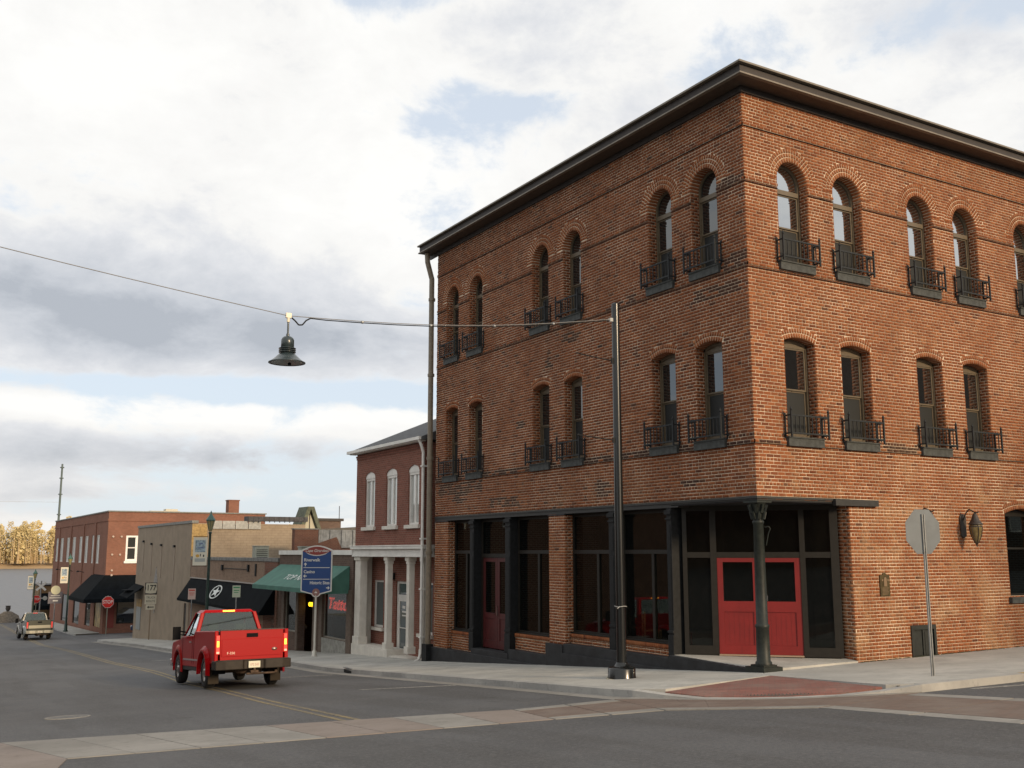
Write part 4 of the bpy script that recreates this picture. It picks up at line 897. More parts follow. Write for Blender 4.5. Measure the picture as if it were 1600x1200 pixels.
a, b, z0, z1 = gr[1]; m = MB(); m.box(.76, .86, a, a + .09, z0, z1); m.box(.76, .86, b - .09, b, z0, z1); m.box(.76, .86, a + .09, b - .09, z1 - .09, z1); m.box(.76, .86, a + .09, b - .09, .78, .90); m.box(.77, .85, a + .09, a + .2, z0, .78); m.box(.77, .85, b - .2, b - .09, z0, .78); m.box(.77, .85, a + .2, b - .2, z0, z0 + .12); m.box(.77, .85, a + .2, b - .2, .66, .78)
dd = wb(m, 'glass_door', WHITE); wb(MB().box(.80, .806, a + .2, b - .2, z0 + .12, .66), 'pane', MATS['curtained_glass'], dd); wb(MB().box(.80, .806, a + .09, b - .09, .90, z1 - .09), 'pane', MATS['curtained_glass'], dd)
m = MB(); m.box(.79, .795, a + .32, a + .72, .25, .31); m.box(.79, .795, a + .32, a + .72, .12, .17); m.box(.79, .795, a + .45, a + .70, .40, .5); m.box(.75, .79, a + .2, b - .2, -.32, -.29); wb(m, 'door_lettering', WHITE, dd)
wb(MB().box(.45, .69, 19.95, 20.1, 1.45, 1.7).lathe([(.01, 1.38), (.10, 1.42), (.12, 1.75), (.04, 1.85), (.01, 1.92)], (.45, 20.02, 0), 8), 'porch_lantern', BLACKIRON)
m = MB(); m.tube([(-.31, 15.98, 6.36), (-.20, 15.98, 6.15), (-.12, 15.98, 5.9), (-.12, 15.98, -.9), (-.20, 15.98, -1.12), (-.42, 15.85, -1.17)], .055, 8)
for z in (5.4, 2.9, 1.2, -.4): m.box(-.19, -.0, 15.90, 16.06, z, z + .05)
wb(m, 'downspout', WHITE)

# shop with the green awning
BRNB = brick_tex_mat('drab_brown_brick', (.155, .105, .082), (.12, .08, .065), (.16, .13, .11), ms=.008, dirt=.4)
TANF = mat('brown_shop_trim', (.13, .095, .07), .7, nz=.2)
GS = thing('green_awning_shop', (0, 22.4, -1.5), label='low brown brick shop with sloping green awning and neon signs in its windows', cat='shop'); off = (0, -22.4, 1.5)
def gs(m, name, mt, parent=GS, bevel=0., kind=None, off=off): return shift(m.build(name, mt, parent, bevel=bevel, kind=kind), off)
m = MB(); wins = [(22.95, 25.6, -1.02, .95), (26.75, 28.6, -2.3, .95), (28.9, 30.5, -1.05, .95)]
hollow_wall_x(m, 22.40, 31.45, -2.6, 2.36, wins); m.box(.3, 14, 22.4, 22.6, -2.6, 2.3); m.box(.3, 14, 31.25, 31.45, -2.6, 2.3); m.box(13.8, 14, 22.6, 31.25, -2.6, 2.3); gs(m, 'wall', BRNB)
gs(MB().box(.31, 13.7, 22.61, 31.24, 2.0, 2.2), 'roof', ROOFTAR); gs(MB().box(-.06, .32, 22.38, 31.47, 2.365, 2.56), 'parapet_cap', WHITE)
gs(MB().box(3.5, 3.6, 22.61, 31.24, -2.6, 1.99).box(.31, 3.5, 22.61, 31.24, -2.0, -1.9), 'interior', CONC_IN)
gs(MB().hexa([(-.04, 22.9, -2.4), (.02, 22.9, -2.4), (.02, 25.7, -2.4), (-.04, 25.7, -2.4), (-.04, 22.9, -1.03), (.02, 22.9, -1.03), (.02, 25.7, -1.03), (-.04, 25.7, -1.03)]), 'bulkhead', mat('pale_concrete_bulkhead', (.30, .30, .27), .8, nz=.2, nscale=5))
for y0, y1 in ((25.62, 25.95), (26.4, 26.72), (28.62, 28.88), (30.52, 30.85), (22.42, 22.92)): gs(MB().box(-.05, -.002, y0, y1, -2.4, .98), 'pilaster', TANF)
G_NEON = glass_mat('shop_window_glass_down_street', refl=.05, trans=.8, wav=0)
for a, b, z0, z1 in wins:
    if z0 < -2:
        m = MB(); m.box(.9, .98, a, a + .1, -2.3, .95); m.box(.9, .98, b - .1, b, -2.3, .95); m.box(.9, .98, a + .1, b - .1, .85, .95); m.box(.9, .98, a + .1, b - .1, -2.3, -1.3); f = gs(m, 'shop_door', TANF); gs(MB().box(.93, .936, a + .1, b - .1, -1.3, .85), 'pane', G_NEON, f)
    else:
        m = MB(); m.box(.05, .13, a, a + .06, z0, z1); m.box(.05, .13, b - .06, b, z0, z1); m.box(.05, .13, a + .06, b - .06, z0, z0 + .06); m.box(.05, .13, a + .06, b - .06, z1 - .06, z1); f = gs(m, 'shop_window', mat('aluminium_frame', (.32, .30, .25), .4, metal=.5)); gs(MB().box(.08, .086, a + .06, b - .06, z0 + .06, z1 - .06), 'pane', G_NEON, f)
GREENC = mat('green_awning_canvas', (.058, .16, .125), .8, nz=.12, nscale=2); BLACKC = mat('black_awning_canvas', (.006, .008, .010), .9, spec=.08, nz=.25, nscale=2)
def awning(parent, off, y0, y1, zt, zb, out, cloth, val=.18, x0=-.01, name='awning', zt2=None, zb2=None, sides=True):
    zt2 = zt if zt2 is None else zt2; zb2 = zb if zb2 is None else zb2; m = MB(); e = .03
    m.hexa([(x0, y0, zt - e), (x0, y1, zt2 - e), (-out, y1, zb2 - e), (-out, y0, zb - e), (x0, y0, zt), (x0, y1, zt2), (-out, y1, zb2), (-out, y0, zb)])
    n = 24
    for i in range(n):
        ya, yb = y0 + (y1 - y0) * i / n, y0 + (y1 - y0) * (i + 1) / n; za, zc = zb + (zb2 - zb) * i / n, zb + (zb2 - zb) * (i + 1) / n
        m.hexa([(-out - .02, ya, za - val), (-out, ya, za - val), (-out, yb, zc - val), (-out - .02, yb, zc - val), (-out - .02, ya, za), (-out, ya, za), (-out, yb, zc), (-out - .02, yb, zc)])
    if sides:
        for yy, a, b in ((y0, zt, zb), (y1, zt2, zb2)): m.prism([(x0, a - .03), (-out, b - .03), (-out, b - val), (x0, b - val)], yy - .008, yy + .008, 'xz')
    return shift(m.build(name, cloth, parent), off)
aw = awning(GS, off, 22.75, 31.3, 1.92, 1.03, 1.3, GREENC)
AWTX = mat('awning_lettering', (.68, .72, .70), .8)
sl = math.atan2(.89, 1.3)
# letters lie on the sloping cloth, read from the street
def on_slope(txt, size, y, frac, zt, zb, out, parent, off, m, dz=.012, xs=1., shear=0.):
    x = -out * frac; z = zt + (zb - zt) * frac; a = math.atan2(zt - zb, out)
    Mx = Matrix.Translation((x + off[0] - .0, y + off[1], z + off[2] + dz)) @ Matrix(((0, math.cos(a), -math.sin(a), 0), (-1, 0, 0, 0), (0, math.sin(a), math.cos(a), 0), (0, 0, 0, 1)))
    o = text('lettering', txt, size, m, parent, xs=xs, shear=shear); o.rotation_euler = Mx.to_euler(); o.location = Mx.translation; return o
on_slope('TOP NAILS', .50, 26.6, .62, 1.92, 1.03, 1.3, aw, off, AWTX, xs=1.35, dz=.03)
def neon(name, verts_txt, col, loc, size, label, xs=1.3, es=6., rz=-PI / 2, shear=0.):
    m_ = mat('neon_' + name, col, .4, emit=col, es=es); o = text('neon_sign', verts_txt, size, m_, None, loc=(0, 0, 0), rot=(0, 0, 0), ext=.012, xs=1, bold=.012, shear=shear)
    o.data.transform(Matrix.Rotation(PI / 2, 4, 'X')); o.location = loc; o.rotation_euler = (0, 0, rz); o.scale = (xs, 1, 1); tag(o, label, 'neon sign'); return o
neon('red', 'Tattoo', (1, .07, .04), (.16, 24.15, .35), .66, 'glowing red neon lettering in the right window under the green awning', xs=1.5, es=5, shear=.3)
neon('yellow', 'OPEN', (1, .58, .02), (.42, 28.05, .18), .24, 'glowing yellow neon sign in the doorway beside the wayfinding sign', xs=1.5, es=2.4)
st = MB(); P5 = []
for i in range(10):
    r = .16 if i % 2 == 0 else .07; P5.append((r * math.sin(PI * i / 5), r * math.cos(PI * i / 5)))
st.prism(P5, -.01, .01, 'xz'); o = st.build('neon_star', mat('neon_star_red', (.8, .03, .05), .4, emit=(.9, .03, .06), es=1.2), loc=(.42, 27.85, .62), rot=(0, 0, -PI / 2)); tag(o, 'small red neon star above the yellow neon sign', 'neon sign')
# clutter in and by the windows
m = MB(); m.hexa([(.22, 25.15, -1.0), (.27, 25.15, -1.0), (.27, 25.55, -1.0), (.22, 25.55, -1.0), (.22, 25.12, .0), (.27, 25.12, .0), (.27, 25.5, .02), (.22, 25.5, .02)]); o = m.build('poster_board', mat('pale_blue_poster', (.34, .37, .45), .7, nz=.3, nscale=5)); tag(o, 'pale blue grey poster board leaning in the right window of the awning shop', 'poster')
m = MB()
for i in range(26):
    yy = random.uniform(29.2, 30.4); m.sphere((.28 + random.random() * .25, yy, -1.0 + random.uniform(0, .62)), random.uniform(.08, .17), 8, 5)
o = m.build('white_bundle', mat('white_and_blue_cloth', (.46, .47, .52), .8, nz=.45, nscale=6)); tag(o, 'white and blue cloth bundle heaped in the left window under the green awning', 'bundle')

# low brick shop with the black awning
RBB = brick_tex_mat('buff_red_brick', (.29, .20, .14), (.24, .165, .12), (.28, .22, .17), ms=.008, dirt=.45)
BS = thing('black_awning_shop', (0, 31.6, -2.2), label='low faded brick shop with a long black awning bearing a round white emblem', cat='shop'); off2 = (0, -31.6, 2.2)
def bs(m, name, mt, parent=BS, **k): return shift(m.build(name, mt, parent, **k), off2)
m = MB(); hollow_wall_x(m, 31.60, 48.2, -3.4, 2.03, [(34.5, 37.5, -2.2, -.2), (38.2, 39.4, -3.2, -.2), (40.2, 44.5, -2.4, -.2)]); m.box(.3, 12, 31.6, 31.8, -3.4, 2); m.box(11.8, 12, 31.81, 48.2, -3.4, 2); m.box(-.06, -.002, 31.75, 34.0, 1.2, 2.03) if False else None
bs(m, 'wall', RBB); bs(MB().box(-.05, .35, 31.55, 48.2, 2.035, 2.21), 'parapet_cap', mat('grey_parapet_tile', (.17, .17, .16), .8, nz=.3, nscale=4))
bs(MB().box(.31, 11.7, 31.81, 48.2, 1.7, 1.85).box(2.5, 2.6, 31.9, 48.1, -3.3, 1.69), 'roof', ROOFTAR)
m = MB(); hollow_wall_x(m, 31.62, 33.6, -3.3, 2.0, [], -.03, -.002); bs(m, 'red_brick_pier', brick_tex_mat('red_brown_brick', (.20, .09, .06), (.15, .07, .05), (.2, .15, .12), ms=.008))
for k in range(16): bs(MB().box(-.06, -.031, 31.9, 32.25 + .1 * (k % 2), -2.9 + k * .3, -2.72 + k * .3), 'quoin_brick', MATS['drab_brown_brick'])
for a, b, z0, z1 in ((34.5, 37.5, -2.2, -.2), (40.2, 44.5, -2.4, -.2)):
    m = MB(); m.box(.05, .12, a, a + .08, z0, z1); m.box(.05, .12, b - .08, b, z0, z1); m.box(.05, .12, a + .08, b - .08, z0, z0 + .08); f = bs(m, 'shop_window', DKFRAME); bs(MB().box(.08, .086, a + .08, b - .08, z0 + .08, z1), 'pane', G_FAR, f)
f = bs(MB().box(.1, .16, 38.2, 39.4, -3.1, -.2), 'shop_door', mat('brown_door', (.09, .06, .04), .6))
aw2 = awning(BS, off2, 31.9, 48.1, .86, -.30, .75, BLACKC, val=.14, zt2=.93, zb2=-.22)
bs(MB().hexa([(-.05, 31.8, .88), (-.001, 31.8, .88), (-.001, 48.15, .95), (-.05, 48.15, .95), (-.05, 31.8, .94), (-.001, 31.8, .94), (-.001, 48.15, 1.01), (-.05, 48.15, 1.01)]), 'awning_rail', mat('pale_flashing', (.36, .33, .30), .6))
# emblem: ring with a galloping star figure
em = MB(); em.lathe([(.42, 0), (.42, .008), (.50, .008), (.50, 0)], n=28); P5 = []
for i in range(10):
    r = .38 if i % 2 == 0 else .16; P5.append((r * math.sin(PI * i / 5), r * math.cos(PI * i / 5)))
em.prism(P5, 0, .008, 'xy'); a = math.atan2(1.15, .75)
Mx = Matrix.Translation((-.375 - .022, 40.9 - 31.6, .33 + 2.2 + .015)) @ Matrix(((0, math.cos(a), -math.sin(a), 0), (-1, 0, 0, 0), (0, math.sin(a), math.cos(a), 0), (0, 0, 0, 1)))
o = em.build('emblem', AWTX, aw2); o.scale = (1.9, .85, 1); o.rotation_euler = Mx.to_euler(); o.location = Mx.translation
for (ya, yb, za, zb_) in ((36.2, 36.35, 1.5, 1.85), (41, 41.2, 1.5, 1.8)): bs(MB().box(-.10, -.002, ya, yb, za, zb_), 'wall_bracket', BLACKIRON)
bs(MB().tube([(-.05, 36.3, 1.62), (-.05, 40.9, 1.62)], .02, 5).box(-.06, -.002, 35.0, 35.15, 1.3, 1.9), 'conduit', BLACKIRON)

# air conditioner and metal boxes on that roof
def metal_box(loc, sx, sy, sz, label, m=None):
    t_ = thing('rooftop_unit', loc, label=label, cat='air conditioner'); mm = m or mat('pale_green_metal', (.30, .32, .27), .6, nz=.12)
    b = MB(); b.box(0, sx, 0, sy, 0, sz); b.box(-.03, sx + .03, -.03, sy + .03, sz, sz + .05); b.build('body', mm, t_, bevel=.01)
    g = MB()
    for i in range(7): g.box(.08, sx - .08, -.015, -.001, .1 + i * (sz - .2) / 7, .1 + i * (sz - .2) / 7 + .03)
    g.build('grille', DKFRAME, t_)
    return t_
metal_box((2.35, 43, 1.86), .80, .6, .95, 'pale grey green air conditioner box on the low brick roof')
metal_box((1.2, 31.9, 1.86), .5, .5, .85, 'small pale metal roof box behind the white parapet of the green awning shop')

# tan building
TANP = brick_tex_mat('tan_painted_brick', (.40, .32, .23), (.37, .295, .215), (.29, .23, .165), bh=.16, bw=.4, ms=.010, dirt=.35)
TANS = mat('tan_rough_stucco', (.28, .225, .165), .95, nz=.10, nscale=1.2, bump=.12, bscale=3)
TB = thing('tan_building', (0, 48.3, -2.8), label='tan stuccoed two storey building with painted side wall beyond the low brick shop', cat='building'); off3 = (0, -48.3, 2.8)
def tb(m, name, mt, parent=TB, **k): return shift(m.build(name, mt, parent, **k), off3)
m = MB(); hollow_wall_x(m, 48.3, 64.5, -4.3, 4.25, [(48.9, 49.5, -2.9, -.6)]); tb(m, 'street_wall', TANS)
m = MB(); m.box(.31, 7.2, 48.3, 48.6, -4, 4.25); m.box(.31, 12, 64.2, 64.5, -4.5, 4.2); m.box(11.7, 12, 48.61, 64.19, -4, 4.2); m.box(-.02, .9, 48.26, 48.299, 2.25, 4.2, 1); tb(m, 'side_wall', [TANP, mat('yellow_tan_quoin', (.40, .27, .11), .9, nz=.25)])
tb(MB().box(.31, 11.7, 48.61, 64.19, 3.8, 3.9), 'roof', ROOFTAR)
m = MB(); m.box(-.06, .35, 48.24, 64.55, 4.26, 4.42); tb(m, 'parapet_cap', mat('grey_flashing', (.20, .20, .185), .7, nz=.2))
m = MB(); 
for i in range(4): m.box(1.0 + i * .82, 1.0 + i * .82 + .78, 48.22, 48.26, 4.26 - .34, 4.42 - .002)
tb(m, 'flashing_panel', mat('pale_grey_flashing', (.40, .40, .37), .7, nz=.15))
m = MB(); m.box(3.35, 7.3, 48.1, 48.9, 4.43, 4.72)
for i in range(12): m.box(3.4 + i * .33, 3.46 + i * .33, 48.06, 48.099, 4.35, 4.72)
tb(m, 'parapet_roll', mat('dark_grey_roof_edge', (.07, .07, .075), .8, nz=.3, nscale=5))
for y, zt, zb_ in ((62.2, 3.2, .9), (59.5, 3.0, .7), (56.4, 2.9, .6), (52.6, 2.8, .4)):
    tb(MB().box(-.035, -.001, y - .1, y + .1, zt - 2.1, zt - .05), 'pale_stain_strip', mat('pale_strip_paint', (.33, .27, .21), .9)); tb(MB().box(-.12, -.001, y - .14, y + .14, zt, zt + .14), 'wall_anchor', BLACKIRON)
# ghost lamp bracket shape on the wall
tb(MB().prism([(57.2, .0), (58.2, .0), (58.3, .5), (58.0, 1.0), (57.7, 1.5), (57.4, 1.0), (57.1, .5)], -.02, -.002, 'yz').box(-.03, -.002, 57.6, 57.8, -1.6, 0), 'wall_shrine', mat('pale_grey_relief', (.25, .235, .22), .8, nz=.25, nscale=5))
tb(MB().box(.05, .1, 48.9, 49.5, -2.9, -.6), 'side_door', mat('dark_slot', (.02, .015, .012), .8))
tb(MB().box(-1.0, -.001, 62.4, 64.4, -.25, -.2).hexa([(-1.1, 61.4, -.75), (-.001, 61.4, .05), (-.001, 64.45, .15), (-1.1, 64.45, -.65), (-1.1, 61.4, -.69), (-.001, 61.4, .11), (-.001, 64.45, .21), (-1.1, 64.45, -.59)]), 'black_awning', BLACKC)
tb(MB().box(-.04, -.001, 62.0, 63.4, -3.0, -1.4), 'shop_window', mat('milky_window', (.22, .24, .24), .4)); tb(MB().box(-.05, -.001, 61.9, 63.5, -1.39, -.85), 'yellow_transom', mat('warm_yellow_board', (.35, .22, .07), .7, nz=.3, nscale=4))

# things rising behind the low roofs
SBK = thing('brick_parapet_building', (5.2, 44.5, -2.5), label='dark red brick gable end with sloping parapet behind the green awning shop', cat='building')
m = MB(); m.prism([(0, 0), (3.0, 0), (3.0, 5.3), (2.7, 5.9), (1.5, 5.5), (1.5, 6.35), (0, 6.35)], 0, .5, 'xz'); m.box(3.0, 9, .1, .5, 0, 5.2); m.build('wall', MATS['red_brown_brick'], SBK)
m = MB()
for i in range(9): m.box(1.6 + i * .75, 2.3 + i * .75, .2 + 0, .3, 5.25, 6.35)
m.box(1.5, 9, .52, 4, 4.9, 5.0); m.build('metal_siding', mat('streaked_grey_metal', (.27, .28, .28), .6, nz=.3, nscale=3, streak=.9), SBK)
m = MB(); m.box(-.05, 1.55, -.03, .53, 6.351, 6.42); m.build('parapet_cap', MATS['grey_flashing'], SBK)
GB = thing('gabled_turret', (10.9, 60, -3), label='steep green edged gable with pale triangle poking above the flat roofs', cat='building')
m = MB(); m.prism([(0, 0), (3.6, 0), (3.6, 7.9), (1.5, 7.9), (1.5, 7.2), (0, 7.2)], .6, 4.5, 'xz'); m.build('wall', MATS['drab_brown_brick'], GB)
m = MB(); m.prism([(-.1, 7.1), (.18, 7.1), (.80, 8.75), (.80, 8.95), (.55, 8.95)], -.3, 1.8, 'xz'); m.prism([(1.7, 7.1), (1.42, 7.1), (.80, 8.75), (.80, 8.95), (1.05, 8.95)], -.3, 1.8, 'xz'); m.build('gable_board', mat('moss_green_shingle', (.10, .11, .075), .85, nz=.3, nscale=5), GB)
MB().prism([(.22, 7.15), (1.38, 7.15), (.80, 8.5)], .0, .1, 'xz').build('gable_face', mat('pale_cream_board', (.46, .44, .34), .8), GB); MB().box(.77, .83, -.04, -.002, 7.1, 8.5).build('mullion', TRIMBROWN, GB); MB().tube([(3.6, 1, 7.9), (3.6, 1, 9.1)], .03, 5).box(1.5, 3.8, .5, 4.6, 7.9, 8.1).build('roof_edge', TRIMBROWN, GB)

# far two storey red building
FRB = brick_tex_mat('far_red_brick', (.27, .12, .082), (.22, .10, .07), (.24, .15, .11), ms=.008, dirt=.25)
RB = thing('far_red_building', (.3, 79, -4.3), label='far two storey red brick building with chimney and wrapping black awning', cat='building'); off4 = (-.3, -79, 4.3)
def rb(m, name, mt, parent=RB, **k): return shift(m.build(name, mt, parent, **k), off4)
m = MB(); fw = [(82.9, 84.6), (85.7, 87.2), (89.2, 91.2), (92.6, 94.8), (96.9, 99.2), (101.0, 103.3), (105.6, 108.0), (109.4, 111.6)]
hollow_wall_x(m, 79, 113, -6, 6.0, [(a, b, 1.5, 4.05) for a, b in fw] + [(80.2, 83.6, -4.0, -1.2), (85.5, 88.5, -4.2, -1.4), (92, 96, -4.4, -1.6), (99, 104, -4.6, -1.8)], .3, .6)
# south wall with openings
sw = [(1.85, 3.75, 1.75, 3.95), (1.4, 4.6, -3.6, -1.4)]
xs_ = sorted({.6, 14.2, *[o[0] for o in sw], *[o[1] for o in sw]})
for a, b in zip(xs_, xs_[1:]):
    cur = -6
    for o in sorted([o for o in sw if o[0] <= a + 1e-6 and o[1] >= b - 1e-6], key=lambda o: o[2]): m.box(a, b, 79, 79.3, cur, o[2]); cur = o[3]
    m.box(a, b, 79, 79.3, cur, 6.0)
m.box(13.9, 14.2, 79.31, 112.69, -6, 5.9); m.box(.61, 14.2, 112.7, 113, -6, 5.9)
for a, b in ((84.6, 85.7), (91.3, 92.5), (99.4, 100.8), (108.1, 109.3)): m.box(.22, .299, (a + b) / 2 - .35, (a + b) / 2 + .35, -1, 5.2)
m.box(.24, .299, 79, 113, 5.2, 5.35); m.box(.3, 14.2, 78.95, 78.999, 5.2, 5.32)
rb(m, 'wall', FRB); rb(MB().box(.61, 13.89, 79.31, 112.6, 5.4, 5.5).box(4, 4.1, 80, 112, -6, 5.3), 'roof', ROOFTAR)
rb(MB().box(.22, .7, 78.9, 113.1, 6.001, 6.10).box(.71, 14.3, 78.9, 79.4, 6.001, 6.10), 'parapet_cap', MATS['grey_flashing'])
rb(MB().box(11.55, 12.55, 82, 83, 5.5, 7.35).box(11.5, 12.6, 81.95, 83.05, 7.351, 7.45), 'chimney', MATS['far_red_brick'])
rb(MB().box(4.8, 7.5, 84, 86, 5.5, 6.35).box(6.3, 7.4, 84.5, 85.5, 6.351, 6.55), 'roof_unit', mat('pale_roof_unit', (.5, .47, .38), .7))
FWW = mat('far_white_window_blind', (.40, .39, .38), .6, nz=.15)
for a, b in fw:
    f = rb(MB().box(.36, .44, a, b, 1.5, 1.6).box(.36, .44, a, b, 3.95, 4.05).box(.36, .44, a, a + .12, 1.6, 3.95).box(.36, .44, b - .12, b, 1.6, 3.95).box(.36, .44, (a + b) / 2 - .18, (a + b) / 2 + .18, 1.6, 3.95), 'window', WHITE)
    rb(MB().box(.40, .405, a + .12, (a + b) / 2 - .18, 1.6, 3.95), 'pane', FWW, f); rb(MB().box(.40, .405, (a + b) / 2 + .18, b - .12, 1.6, 3.95), 'pane', FWW, f)
a, b, z0, z1 = sw[0]; m = MB(); y0, y1 = 79.02, 79.12
m.box(a, a + .16, y0, y1, z0, z1); m.box(b - .16, b, y0, y1, z0, z1); m.box(a + .16, b - .16, y0, y1, z0, z0 + .16); m.box(a + .16, b - .16, y0, y1, z1 - .16, z1); c = (a + b) / 2; m.box(c - .16, c + .16, y0, y1, z0 + .16, z1 - .16); m.box(a + .16, c - .16, y0 + .02, y1, 2.85, 2.93); m.box(c + .16, b - .16, y0 + .02, y1, 2.85, 2.93); m.box(a - .1, b + .1, 78.9, 78.998, z0 - .2, z0 - .003)
WHB = mat('bright_white_window_paint', (.78, .76, .74), .5); f = rb(m, 'window', WHB)
for u0, u1, v0, v1 in ((a + .16, c - .16, z0 + .16, 2.85), (a + .16, c - .16, 2.93, z1 - .16), (c + .16, b - .16, z0 + .16, 2.85), (c + .16, b - .16, 2.93, z1 - .16)): rb(MB().box(u0, u1, 79.07, 79.075, v0, v1), 'pane', G_FAR, f)
for x_, z_ in ((.75, 3.85), (1.45, 3.85), (.75, 2.3), (1.4, 2.3), (.8, .95), (.8, .55)): rb(MB().cyl((x_, 78.90, z_), (x_, 78.998, z_), .09, None, 8), 'anchor_plate', mat('pale_anchor', (.45, .36, .30), .7))
m = MB(); zt, zb_ = .55, -1.45; o1 = 1.9
m.hexa([(.3, 78.99, zt - .05), (5.2, 78.99, zt - .05), (5.2, 79 - o1, zb_ - .0), (.3 - o1, 79 - o1, zb_), (.3, 78.99, zt), (5.2, 78.99, zt), (5.2, 79 - o1, zb_ + .05), (.3 - o1, 79 - o1, zb_ + .05)])
m.hexa([(.29, 79, zt - .05), (.29, 85.5, zt - .05), (.3 - o1, 85.5, zb_), (.3 - o1, 79 - o1 + .01, zb_), (.29, 79, zt), (.29, 85.5, zt), (.3 - o1, 85.5, zb_ + .05), (.3 - o1, 79 - o1 + .01, zb_ + .05)])
m.box(.3 - o1, 5.2, 79 - o1 - .02, 79 - o1 - .001, zb_ - .25, zb_ + .05); m.box(.3 - o1 - .02, .3 - o1 - .001, 79 - o1, 85.5, zb_ - .25, zb_ + .05)
rb(m, 'wrapping_awning', BLACKC)
f = rb(MB().box(1.4, 4.6, 79.05, 79.12, -3.6, -3.5).box(1.4, 1.5, 79.05, 79.12, -3.5, -1.4).box(4.5, 4.6, 79.05, 79.12, -3.5, -1.4).box(2.9, 3.0, 79.05, 79.12, -3.5, -1.4), 'shop_window', DKFRAME); rb(MB().box(1.5, 2.9, 79.08, 79.085, -3.5, -1.4), 'pane', G_FAR, f); rb(MB().box(3.0, 4.5, 79.08, 79.085, -3.5, -1.4), 'pane', G_FAR, f)
rb(MB().box(.62, 1.2, 78.93, 78.998, -3.9, -1.5), 'red_panel', mat('red_shop_panel', (.22, .04, .03), .6))
for a, b, z0, z1 in ((80.2, 83.6, -4.0, -1.2), (85.5, 88.5, -4.2, -1.4), (92, 96, -4.4, -1.6), (99, 104, -4.6, -1.8)):
    f = rb(MB().box(.36, .42, a, a + .12, z0, z1).box(.36, .42, b - .12, b, z0, z1).box(.36, .42, a + .12, b - .12, z1 - .12, z1), 'shop_window', DKFRAME); rb(MB().box(.39, .395, a + .12, b - .12, z0, z1 - .12), 'pane', mat('yellow_poster_glass', (.30, .20, .06), .4, nz=.6, nscale=1.5) if a < 81 else G_FAR, f)
for y_ in (90.5, 97.5, 105): rb(MB().cyl((.3, y_, .6), (-.25, y_, .75), .03, None, 5).lathe([(.02, .0), (.14, -.12), (.15, -.14)], (-.28, y_, .78), 8), 'goose_neck_lamp', BLACKIRON)

RF = thing('riverside_building', (-.4, 118, -5.4), label='small brown riverside building with black awning at the end of the street', cat='building')
MB().box(0, 6, 0, 6, 0, 4.0).build('wall', mat('ochre_brown_wall', (.21, .13, .06), .9, nz=.3, nscale=1), RF); MB().box(-.1, 6.1, -.1, 6.1, 4.0, 4.15).build('roof', TRIMBROWN, RF)
MB().hexa([(.3, -.01, 3.1), (4, -.01, 3.1), (4, -1.6, 1.7), (-.6, -1.6, 1.7), (.3, -.01, 3.15), (4, -.01, 3.15), (4, -1.6, 1.78), (-.6, -1.6, 1.78)]).box(-.6, 4, -1.63, -1.601, 1.3, 1.78).build('black_awning', BLACKC, RF)
MB().box(1.6, 4, -.05, -.002, 0, 1.6).build('shop_front', mat('grey_shop_front', (.16, .16, .15), .7, nz=.5, nscale=2), RF)

# ------------------------------------------------------------------ river, far bank, woods
RZ = -9.0
def water_mat():
    m = bpy.data.materials.new('river_water'); m.use_nodes = True; t = NT(m.node_tree); p = t.n['Principled BSDF']; p.inputs['Base Color'].default_value = (.115, .115, .12, 1); p.inputs['Roughness'].default_value = .45; p.inputs['Specular IOR Level'].default_value = .35
    mp = t.new('ShaderNodeMapping'); mp.inputs['Scale'].default_value = (.25, .06, 1); t.l.new(t.new('ShaderNodeNewGeometry').outputs['Position'], mp.inputs[0])
    b = t.new('ShaderNodeBump'); b.inputs['Strength'].default_value = .8; b.inputs['Distance'].default_value = .6; t.put(b.inputs['Height'], t.noise(mp.outputs[0], 2.2, 5, .6)); t.l.new(b.outputs[0], p.inputs['Normal']); return m
m = MB(); m.add([(-1500, 146, RZ), (1500, 146, RZ), (1500, 900, RZ), (-1500, 900, RZ)], [(0, 1, 2, 3)]); m.build('river', water_mat()).__setitem__('kind', 'structure')
BY = 812
m = MB(); xs_ = np.linspace(-1500, 1500, 61); rows = [(BY - 4, RZ - .6), (BY + 6, RZ + 1.0), (BY + 30, RZ + 3.2), (BY + 80, RZ + 5.0), (BY + 900, RZ + 6), (BY + 3000, RZ + 7)]
m.add([(x, y + (8 * math.sin(x * .011) + random.uniform(-3, 3) if j < 3 else 0), z) for j, (y, z) in enumerate(rows) for x in xs_], [(j * 61 + i, j * 61 + i + 1, (j + 1) * 61 + i + 1, (j + 1) * 61 + i) for j in range(5) for i in range(60)], 0, True)
m.build('far_bank', mat('sandy_bank', (.40, .27, .14), .95, nz=.25, nscale=.02)).__setitem__('kind', 'structure')
def wood_mat():
    m = bpy.data.materials.new('autumn_cottonwood'); m.use_nodes = True; t = NT(m.node_tree); p = t.n['Principled BSDF']; p.inputs['Roughness'].default_value = .9; p.inputs['Specular IOR Level'].default_value = .1
    at = t.new('ShaderNodeAttribute', attribute_name='tone').outputs['Fac']; t.put(p.inputs['Base Color'], t.ramp(at, [(0, (.46, .36, .17)), (.5, (.56, .45, .23)), (1, (.64, .54, .31))])); return m
TRUNK = mat('pale_tree_trunk', (.46, .34, .19), .9)
def leaf_cloud(n, cx_, cy_, zb, hgt, wid, sz):
    """small leaf clumps filling a tall uneven crown"""
    P = []
    for _ in range(n):
        h = random.random() ** .75; r = wid * (0.35 + .65 * math.sin(PI * min(1, .15 + h * .85))) * math.sqrt(random.random()); a = random.random() * 2 * PI
        P.append((cx_ + r * math.cos(a), cy_ + r * math.sin(a), zb + hgt * (.03 + .97 * h), sz * random.uniform(.5, 1.3)))
    return P
vs, fs, tn = [], [], []; tm = MB()
